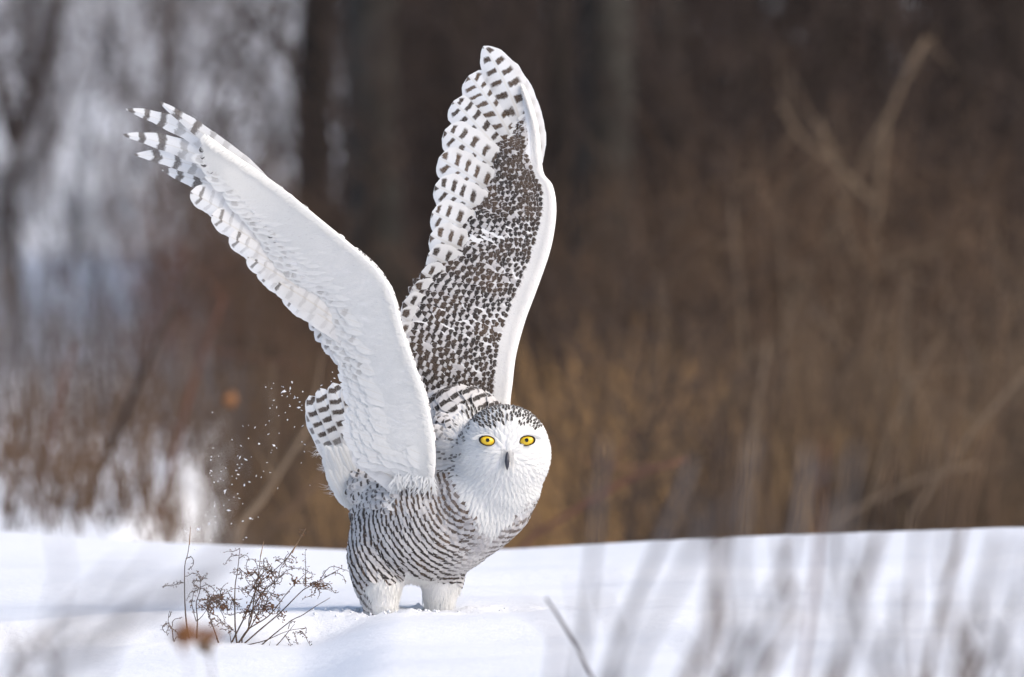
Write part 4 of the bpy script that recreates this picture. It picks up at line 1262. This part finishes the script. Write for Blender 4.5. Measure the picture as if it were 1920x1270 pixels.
S_DARK = [shrub_mesh(100 + k, 3.4, 9, .45, M_TWIG_DARK, .014, 12) for k in range(4)]
S_BROWN = [shrub_mesh(120 + k, 2.2, 9, .5, M_TWIG_BROWN, .010, 11) for k in range(4)]
S_TAN = [shrub_mesh(140 + k, 1.5, 10, .5, M_TWIG_TAN, .008, 8) for k in range(3)]
S_RED = [shrub_mesh(160 + k, 1.5, 8, .55, M_TWIG_RED, .007, 8) for k in range(2)]
S_GREY = [shrub_mesh(180 + k, 3.0, 7, .5, M_TWIG_GREY, .012, 12) for k in range(3)]

r2 = np.random.RandomState(11)
for k in range(46):
    y = r2.uniform(27, 40); x = r2.uniform(-1.0, 5.2)
    put_shrub(S_DARK[k % 4], 'dark_shrub', x, y, r2.rand() * 6, r2.uniform(.8, 1.2), 'dark leafless shrub in the blurred brown thicket behind the owl', 'dark shrubs at the edge of the wood')
for k in range(34):
    y = r2.uniform(19, 29); x = r2.uniform(.25, 3.6)
    put_shrub(S_BROWN[k % 4], 'brown_shrub', x, y, r2.rand() * 6, r2.uniform(.65, .95), 'brown leafless shrub in the blurred brush right of the owl', 'brown shrubs right of the owl')
for k in range(9):
    y = r2.uniform(15, 22); x = r2.uniform(1.1, 2.9)
    put_shrub(S_TAN[k % 3], 'tan_shrub', x, y, r2.rand() * 6, r2.uniform(.7, 1.0), 'tan twiggy shrub in the blurred brush beyond the snow crest', 'tan shrubs beyond the crest')
for k in range(11):
    y = r2.uniform(20, 34); x = -0.8 - r2.uniform(-.1, .5) * (y + D0) / 45
    put_shrub(S_RED[k % 2], 'red_shrub', x, y, r2.rand() * 6, r2.uniform(.6, .9), 'reddish brown shrub at the left foot of the dark wood', 'reddish shrubs left of the owl')
for k in range(9):
    y = r2.uniform(22, 40); x = -1.1 - r2.uniform(0, 1.2) * (y + D0) / 45
    put_shrub(S_GREY[k % 3] if k % 3 else S_TAN[k % 3], 'sparse_shrub', x, y, r2.rand() * 6, r2.uniform(.35, .65), 'sparse greyish shrub standing in the pale snow field at the left', 'sparse shrubs in the snow field')
for k in range(60):
    y = r2.uniform(46, 62); x = -3.8 + r2.uniform(-2.4, 3.4)
    put_shrub(S_BROWN[k % 4] if k % 2 else S_DARK[k % 4], 'far_shrub', x, y, r2.rand() * 6, r2.uniform(.16, .26), 'dark brown shrub in the far blurred row beyond the snow field', 'far row of shrubs at the left')
for k in range(26):
    y = r2.uniform(46, 85); x = -4.5 + r2.uniform(-2.5, 4.5)
    put_shrub(S_GREY[k % 3], 'pale_shrub', x, y, r2.rand() * 6, r2.uniform(1.1, 1.6), 'tall pale leafless shrub before the bluish light at upper left', 'pale shrubs before the far slope')

def cards(name, mat, n, box, size, seed, dens=None, kind='stuff', long=3.0):
    """crowded small leaves and twig ends filling a volume"""
    r = np.random.RandomState(seed)
    x = r.uniform(box[0], box[1], n); y = r.uniform(box[2], box[3], n); z = box[4] + (box[5] - box[4]) * r.rand(n) ** 1.2
    if dens is not None:
        k = dens(x, y, z, r); x, y, z = x[k], y[k], z[k]
    n = len(x)
    C = np.stack([x, y, z], 1)
    A = nrm(r.normal(0, 1, (n, 3)) * np.array([1, 1, 1.3])) * (size * long * r.uniform(.5, 1.2, n))[:, None]
    B = nrm(np.cross(A, r.normal(0, 1, (n, 3)))) * (size * r.uniform(.5, 1.2, n))[:, None]
    V = np.stack([C - A, C + B * .6, C + A, C - B * .6], 1).reshape(-1, 3)
    F = np.arange(n * 4).reshape(-1, 4)
    m_ = MB(); m_.add(V, F)
    return tag(m_.build(name, mat, smooth=False), kind=kind)
cards('distant_wood', M_WOOD, 130000, (-1.25, 9, 38, 52, -1.0, 4.6), .040, 5, dens=lambda x, y, z, r: (x > -1.15 + .35 * np.sin(z * 2.1) + (y - 45) * -.02))
cards('far_slope_wood', M_WOODL, 10500, (-16, 2, 84, 100, 0, 9), .05, 6, dens=lambda x, y, z, r: (np.sin(x * 1.3 + 1) * np.sin(z * 1.1 + x * .3 + .4) + .5 * r.rand(len(x)) > -.05))

def grass(name, mat, n, xr, yr, h, seed, lean=.25, w=.006):
    r = np.random.RandomState(seed)
    x = r.uniform(xr[0], xr[1], n); y = r.uniform(yr[0], yr[1], n)
    cl = np.array([noise.noise(Vector((a * 1.3, b * .6, seed))) for a, b in zip(x, y)])
    k = cl > -.12
    x, y, cl = x[k], y[k], cl[k]
    n = len(x)
    R = np.stack([x, y, ground(x, y) - .03], 1)
    Dd = np.stack([r.normal(0, lean, n), r.normal(0, lean, n), np.ones(n)], 1)
    a = r.rand(n) * 6.28
    Nn = np.stack([np.cos(a) * .3, -np.ones(n), np.zeros(n)], 1)
    m_ = MB()
    feathers(m_, R, Dd, Nn, h * r.uniform(.4, 1.0, n) * (1 + 1.5 * cl), w, nl=4, nw=1, curv=r.uniform(.05, .45, n) / h, lift=0, camb=0, prof=prof_hair, sink=0)
    m_.A = {}
    return tag(m_.build(name, mat, smooth=False), kind='stuff')
grass('dead_grass', M_GRASS, 9000, (-.55, .85), (14.5, 21), .62, 3, w=.011)
grass('brown_grass', M_GRASS_BROWN, 16000, (.5, 3.4), (14, 22), .72, 4, lean=.3, w=.009)
grass('grey_reed_stand', M_TWIG_GREY, 3600, (-4.6, -.75), (18, 36), .46, 9, lean=.10, w=.006)
grass('low_tan_brush', M_TWIG_BROWN, 2000, (-1.9, -.45), (11, 24), .38, 12, lean=.25, w=.006)

for k in range(17):
    y = r2.uniform(16, 27); x = r2.uniform(-1.12, -.5) * (y + D0) / 43
    put_shrub(S_BROWN[k % 4], 'brown_shrub', x, y, r2.rand() * 6, r2.uniform(.45, .7), 'brown shrub behind the flying snow crumbs, left of the tail', 'brown shrubs left of the tail')
grass('brown_brush', M_GRASS_BROWN, 1900, (-.88, -.42), (13, 22), .62, 15, lean=.3, w=.009)

# single trunks and stems one can tell apart
def tree(label, u0, u1, d, wpx, mat, vbase=900, limbs=4, lean=0.0, seed=0, group=None, name='tree'):
    y = d - D0
    x0 = at(u0, 500, y).x; x1 = at(u1, 0, y).x
    g = gz(x0, y)
    r = wpx / 2 * d / D0 / 1000
    e = empty(name, (x0, y, g))
    tag(e, label, 'tree', group)
    rr = np.random.RandomState(seed + 50)
    H = 7.5
    zz = np.linspace(-.2, H, 18)
    xs = x0 + (x1 - x0) * (zz) / 1.6 * .5 + .03 * np.sin(zz * 2 + seed)
    pts = np.stack([xs, np.full(18, y) + .05 * np.sin(zz + seed), g + zz], 1)
    m_ = MB()
    rad_ = r * np.interp(zz, [-.2, .2, 1, H], [1.5, 1.15, 1, .35])
    tube(m_, pts, rad_ * (1 + .05 * rr.rand(18)), 14)
    m_.build('trunk', mat, e)
    cr = MB()
    for q in range(limbs):
        i = rr.randint(6, 16)
        a = rr.rand() * 6.28
        dd = np.array([math.cos(a), math.sin(a), rr.uniform(.3, 1)])
        global rs
        ks = rs; rs = rr
        p, _ = wander(pts[i], dd, rr.uniform(1.5, 3), 7, .12, .04)
        tube(cr, p, np.linspace(r * .35, r * .06, 8), 6)
        for z in range(9):
            a = rr.rand() * 6.28
            p2, _ = wander(p[rr.randint(2, 8)], np.array([math.cos(a), math.sin(a), rr.uniform(-.1, 1)]), rr.uniform(.5, 1.3), 5, .15)
            tube(cr, p2, np.linspace(r * .10, .003, 6), 4)
            for z2 in range(3):
                p3, _ = wander(p2[rr.randint(1, 5)], rr.normal(0, 1, 3) + np.array([0, 0, .4]), rr.uniform(.2, .5), 3, .2)
                tube(cr, p3, .004, 3)
        rs = ks
    cr.build('crown', mat, e)
    return e
tree('thick grey tree trunk behind the gap between the raised wings', 715, 700, 50, 105, M_BARK_GREY, seed=1, limbs=7)
tree('near-black tree trunk left of the thick grey trunk behind the owl', 598, 600, 52, 70, M_BARK_DARK, seed=2, limbs=7)
tree('dark tree trunk close behind the tall raised wing', 850, 845, 54, 80, M_BARK_DARK, seed=3, limbs=6)
tree('wide grey tree trunk right of the tall raised wing', 1120, 1130, 51, 110, M_BARK_GREY, seed=4, limbs=7)
tree('slender dark tree trunk against the right edge of the tall wing', 1030, 1050, 50, 40, M_BARK_DARK, seed=5, limbs=5)
tree('slim greyish tree trunk, second to the right of the tall wing', 1255, 1265, 54, 60, M_BARK_GREY, seed=6, limbs=5)
for k, (a, b, d, w) in enumerate([(960, 950, 57, 60), (1400, 1390, 56, 50), (1530, 1550, 58, 60), (1660, 1640, 57, 45), (1800, 1810, 55, 55), (1905, 1890, 58, 60), (2050, 2050, 56, 60), (2200, 2200, 57, 70)]):
    tree('dim blurred dark tree trunk standing deep in the brown wood', a, b, d, w, M_BARK_DARK, seed=20 + k, limbs=5, group='dim trunks deep in the wood')

def branchy(name, label, lines, Y, cat='shrub', mat=None, root=True, group=None):
    """a shrub or sapling whose limbs run through given points; each limb a part"""
    P0 = at(*lines[0][0][0], Y)
    y = Y
    g = gz(P0.x, y)
    e = empty(name, (P0.x, y, g))
    tag(e, label, cat, group)
    for k, (pts, r) in enumerate(lines):
        C = [np.array(at(a, b, Y + .12 * k)) for a, b in pts]
        if k == 0 and root and C[0][2] > g:
            C = [np.array([C[0][0], y, g - .05])] + C
        m_ = MB()
        S = spline(C, 14)
        tube(m_, S, np.linspace(r, r * .45, 14), 7)
        m_.build('branch', mat, e)
    t_ = MB()
    for pts, r in lines:
        C = [np.array(at(a, b, Y)) for a, b in pts]
        S = spline(C, 10)
        for q in range(5):
            p = S[rs.randint(2, 10)]
            w_, _ = wander(p, rs.normal(0, 1, 3) + np.array([0, 0, .8]), rs.uniform(.15, .4), 4, .15)
            tube(t_, w_, np.linspace(r * .25, r * .1, 5), 4)
    tag(t_.build('twig', mat, e), kind='stuff')
    return e
branchy('forked_sapling', 'pale brown forked sapling, clearest of the blurred ones right of the owl',
        [([(1600, 900), (1612, 760), (1620, 640), (1632, 504), (1645, 378), (1662, 227), (1695, 151), (1738, 70)], .017),
         ([(1640, 385), (1600, 345), (1555, 302), (1504, 262), (1462, 195)], .013), ([(1612, 500), (1588, 430), (1565, 312), (1533, 222)], .012),
         ([(1430, 680), (1494, 554), (1560, 448), (1612, 310), (1676, 202)], .018), ([(1628, 512), (1716, 479), (1817, 445)], .012)], 20, mat=M_TWIG_TAN)
branchy('thin_sapling', 'thin pale sapling bending left below the forked sapling', [([(1620, 900), (1600, 700), (1560, 625), (1530, 580)], .010)], 20, mat=M_TWIG_GREY)
branchy('red_cane', 'red-brown cane arching up from the snow crest right of the owl', [([(960, 1060), (1010, 1002), (1090, 950), (1190, 892), (1290, 862)], .012)], 9.5, mat=M_TWIG_RED, cat='cane')
branchy('leaning_stalk', 'long dark stem leaning right before the pale snow field', [([(150, 1015), (180, 900), (235, 780), (300, 630), (365, 490)], .016)], 13, mat=M_TWIG_DARK, cat='stem')
branchy('leaning_stalk', 'tan stem leaning right that ends behind the tail', [([(435, 1050), (500, 925), (585, 790)], .014)], 9, mat=M_TWIG_TAN, cat='stem')
branchy('leaning_stalk', 'fainter brownish stem right of the tan one below the tail', [([(480, 1050), (560, 945), (620, 880)], .012)], 12, mat=M_TWIG_BROWN, cat='stem')
branchy('red_stalk', 'thin reddish stem at the far left of the snow field', [([(45, 1020), (75, 900), (105, 780), (140, 640)], .011)], 14, mat=M_TWIG_RED, cat='stem')
branchy('red_stalk', 'reddish stem between the snow field and the dark wood', [([(290, 1000), (340, 800), (370, 690), (420, 560)], .010)], 13, mat=M_TWIG_RED, cat='stem')
branchy('forked_tree', 'dark forked tree in the upper left before the bluish light',
        [([(15, 900), (25, 600), (18, 400), (28, 260)], .058), ([(24, 275), (55, 190), (90, 110), (125, -30)], .042), ([(25, 270), (0, 190), (-20, 100)], .04), ([(60, 190), (40, 100), (60, -20)], .02)], 33, mat=M_TWIG_DARK, cat='tree')
branchy('slim_tree', 'slim greyish brown tree between the forked tree and the dark wood', [([(330, 700), (300, 500), (285, 300), (310, 100), (350, -40)], .022), ([(290, 320), (250, 200), (255, 60)], .014), ([(300, 420), (360, 300), (420, 150), (500, 0)], .016)], 36, mat=M_TWIG_BROWN, cat='tree')
XL = ['pale thin stem, nearly upright, right of the red-brown cane', 'thin brown stem leaning right beside the forked sapling', 'thin tan stem leaning left under the forked sapling', 'slanting tan stem near the right edge of the brush', 'upright tan stem at the right edge of the brush', 'thin pale stem leaning right, midway between owl and forked sapling', 'thin tan stem crossing the brush low at the right']
for k, pts in enumerate([[(1395, 1040), (1400, 900), (1420, 760), (1440, 640)], [(1480, 1030), (1510, 880), (1560, 740), (1640, 600)], [(1760, 1020), (1720, 880), (1660, 760), (1640, 660)], [(1700, 1010), (1760, 900), (1850, 780), (1930, 690)], [(1860, 1010), (1868, 860), (1880, 700), (1876, 560)], [(1230, 1040), (1280, 900), (1340, 780), (1420, 650)], [(1540, 1020), (1600, 960), (1720, 900), (1830, 870)]]):
    branchy('brush_stalk', XL[k], [(pts, .0095)], 13 + k % 3, mat=(M_TWIG_TAN, M_TWIG_BROWN)[k % 3 == 1], cat='stem')
for k in range(9):
    y = r2.uniform(12.5, 17); x = r2.uniform(.0, 2.3)
    put_shrub(S_DARK[k % 4], 'dark_shrub', x, y, r2.rand() * 6, r2.uniform(.28, .5), 'small dark shrub in front of the tan grass right of the owl', 'small dark shrubs before the tan grass')
for k in range(14):
    u0 = 1180 + 52 * k + r2.uniform(-25, 25); v1 = r2.uniform(260, 760); ln = r2.uniform(-220, 300)
    branchy('brush_stalk', 'thin pale blurred stem rising through the brown brush at the right', [([(u0, 1035), (u0 + ln * .25, 1035 - (1035 - v1) * .35), (u0 + ln * .55, 1035 - (1035 - v1) * .7), (u0 + ln, v1)], r2.uniform(.005, .009))], r2.uniform(12, 19), mat=(M_TWIG_TAN, M_TWIG_BROWN)[k % 2], cat='stem', group='thin stems in the brush right of the owl')
# orange leaves still hanging at the wood's edge
for k, (a, b, lab) in enumerate([(432, 750, 'withered orange leaf hanging at the left edge of the dark wood')]):
    m_ = MB()
    c = np.array(at(a, b, 14))
    n_ = 9
    t_ = np.linspace(0, 1, n_)
    w_ = .020 * np.sin(t_ * PI) ** .7
    L_ = .05
    V = []
    for q in range(n_):
        for s_ in (-1, 0, 1):
            V.append(c + np.array([s_ * w_[q], .01 * abs(s_) + .01 * math.sin(q), (t_[q] - .5) * -L_]))
    F = []
    for q in range(n_ - 1):
        for s_ in (0, 1):
            F.append((q * 3 + s_, q * 3 + s_ + 1, q * 3 + s_ + 4, q * 3 + s_ + 3))
    m_.add(np.array(V), F)
    tag(m_.build('withered_leaf', M_OAK), lab, 'leaf')
ORD = ['leftmost', 'second from the left', 'third from the left', 'fourth from the left', 'fifth from the left', 'sixth from the left', 'seventh from the left', 'eighth from the left', 'ninth from the left', 'tenth from the left', 'eleventh from the left', 'twelfth from the left', 'thirteenth from the left', 'fourteenth from the left']
def uv_of(o):
    a, b = proj(np.array([[o.location.x, o.location.y, 0.3]]))
    return float(a[0])
def relabel(group, fmt, names=ORD):
    L = sorted([o for o in bpy.data.objects if o.get('group') == group and o.get('category')], key=uv_of)
    for k, o in enumerate(L):
        if k < len(names): o['label'] = fmt % names[k]
        elif len(L) - k <= 1: o['label'] = fmt % 'rightmost'
relabel('thin stems in the brush right of the owl', 'thin blurred stem rising through the brush right of the owl, %s')
relabel('small dark shrubs before the tan grass', 'small dark shrub before the tan grass right of the owl, %s')
relabel('tan shrubs beyond the crest', 'tan twiggy shrub beyond the crest right of the owl, %s')
relabel('pale shrubs before the far slope', 'tall pale leafless shrub before the bright far slope, %s')
relabel('dim trunks deep in the wood', 'dim dark tree trunk deep in the brown wood, %s of them')
relabel('slanting stalks in the left foreground', 'strongly blurred grey slanting stalk over the snow left of the weeds, %s')
relabel('brown twigs in the left corner', 'blurred brown twig in the bottom left corner, %s')
relabel('sparse shrubs in the snow field', 'sparse greyish shrub in the pale snow field at the left, %s')
relabel('reddish shrubs left of the owl', 'reddish brown shrub at the left foot of the dark wood, %s')
marks = [(1140, 'between the lone bent twig and the long grey leaning stalk'), (1500, 'between the long grey leaning stalk and the red-stained one'), (1740, 'between the red-stained stalk and the thick brown one'), (9999, 'right of the thick reddish-brown stalk')]
cnt_ = {}
st_ = [o for o in bpy.data.objects if o.get('label') == GL]
for o in sorted(st_, key=lambda o: o['seen_u']):
    m_ = next(t for a, t in marks if o['seen_u'] < a)
    cnt_[m_] = cnt_.get(m_, 0) + 1
    num = ['first', 'second', 'third', 'fourth', 'fifth', 'sixth', 'seventh', 'eighth', 'ninth', 'tenth', 'eleventh', 'twelfth'][min(cnt_[m_], 12) - 1]
    o['label'] = '%s blurred stalk %s' % (num, m_)
for o in st_: del o['seen_u']
print('faces', sum(len(m.polygons) for m in bpy.data.meshes))
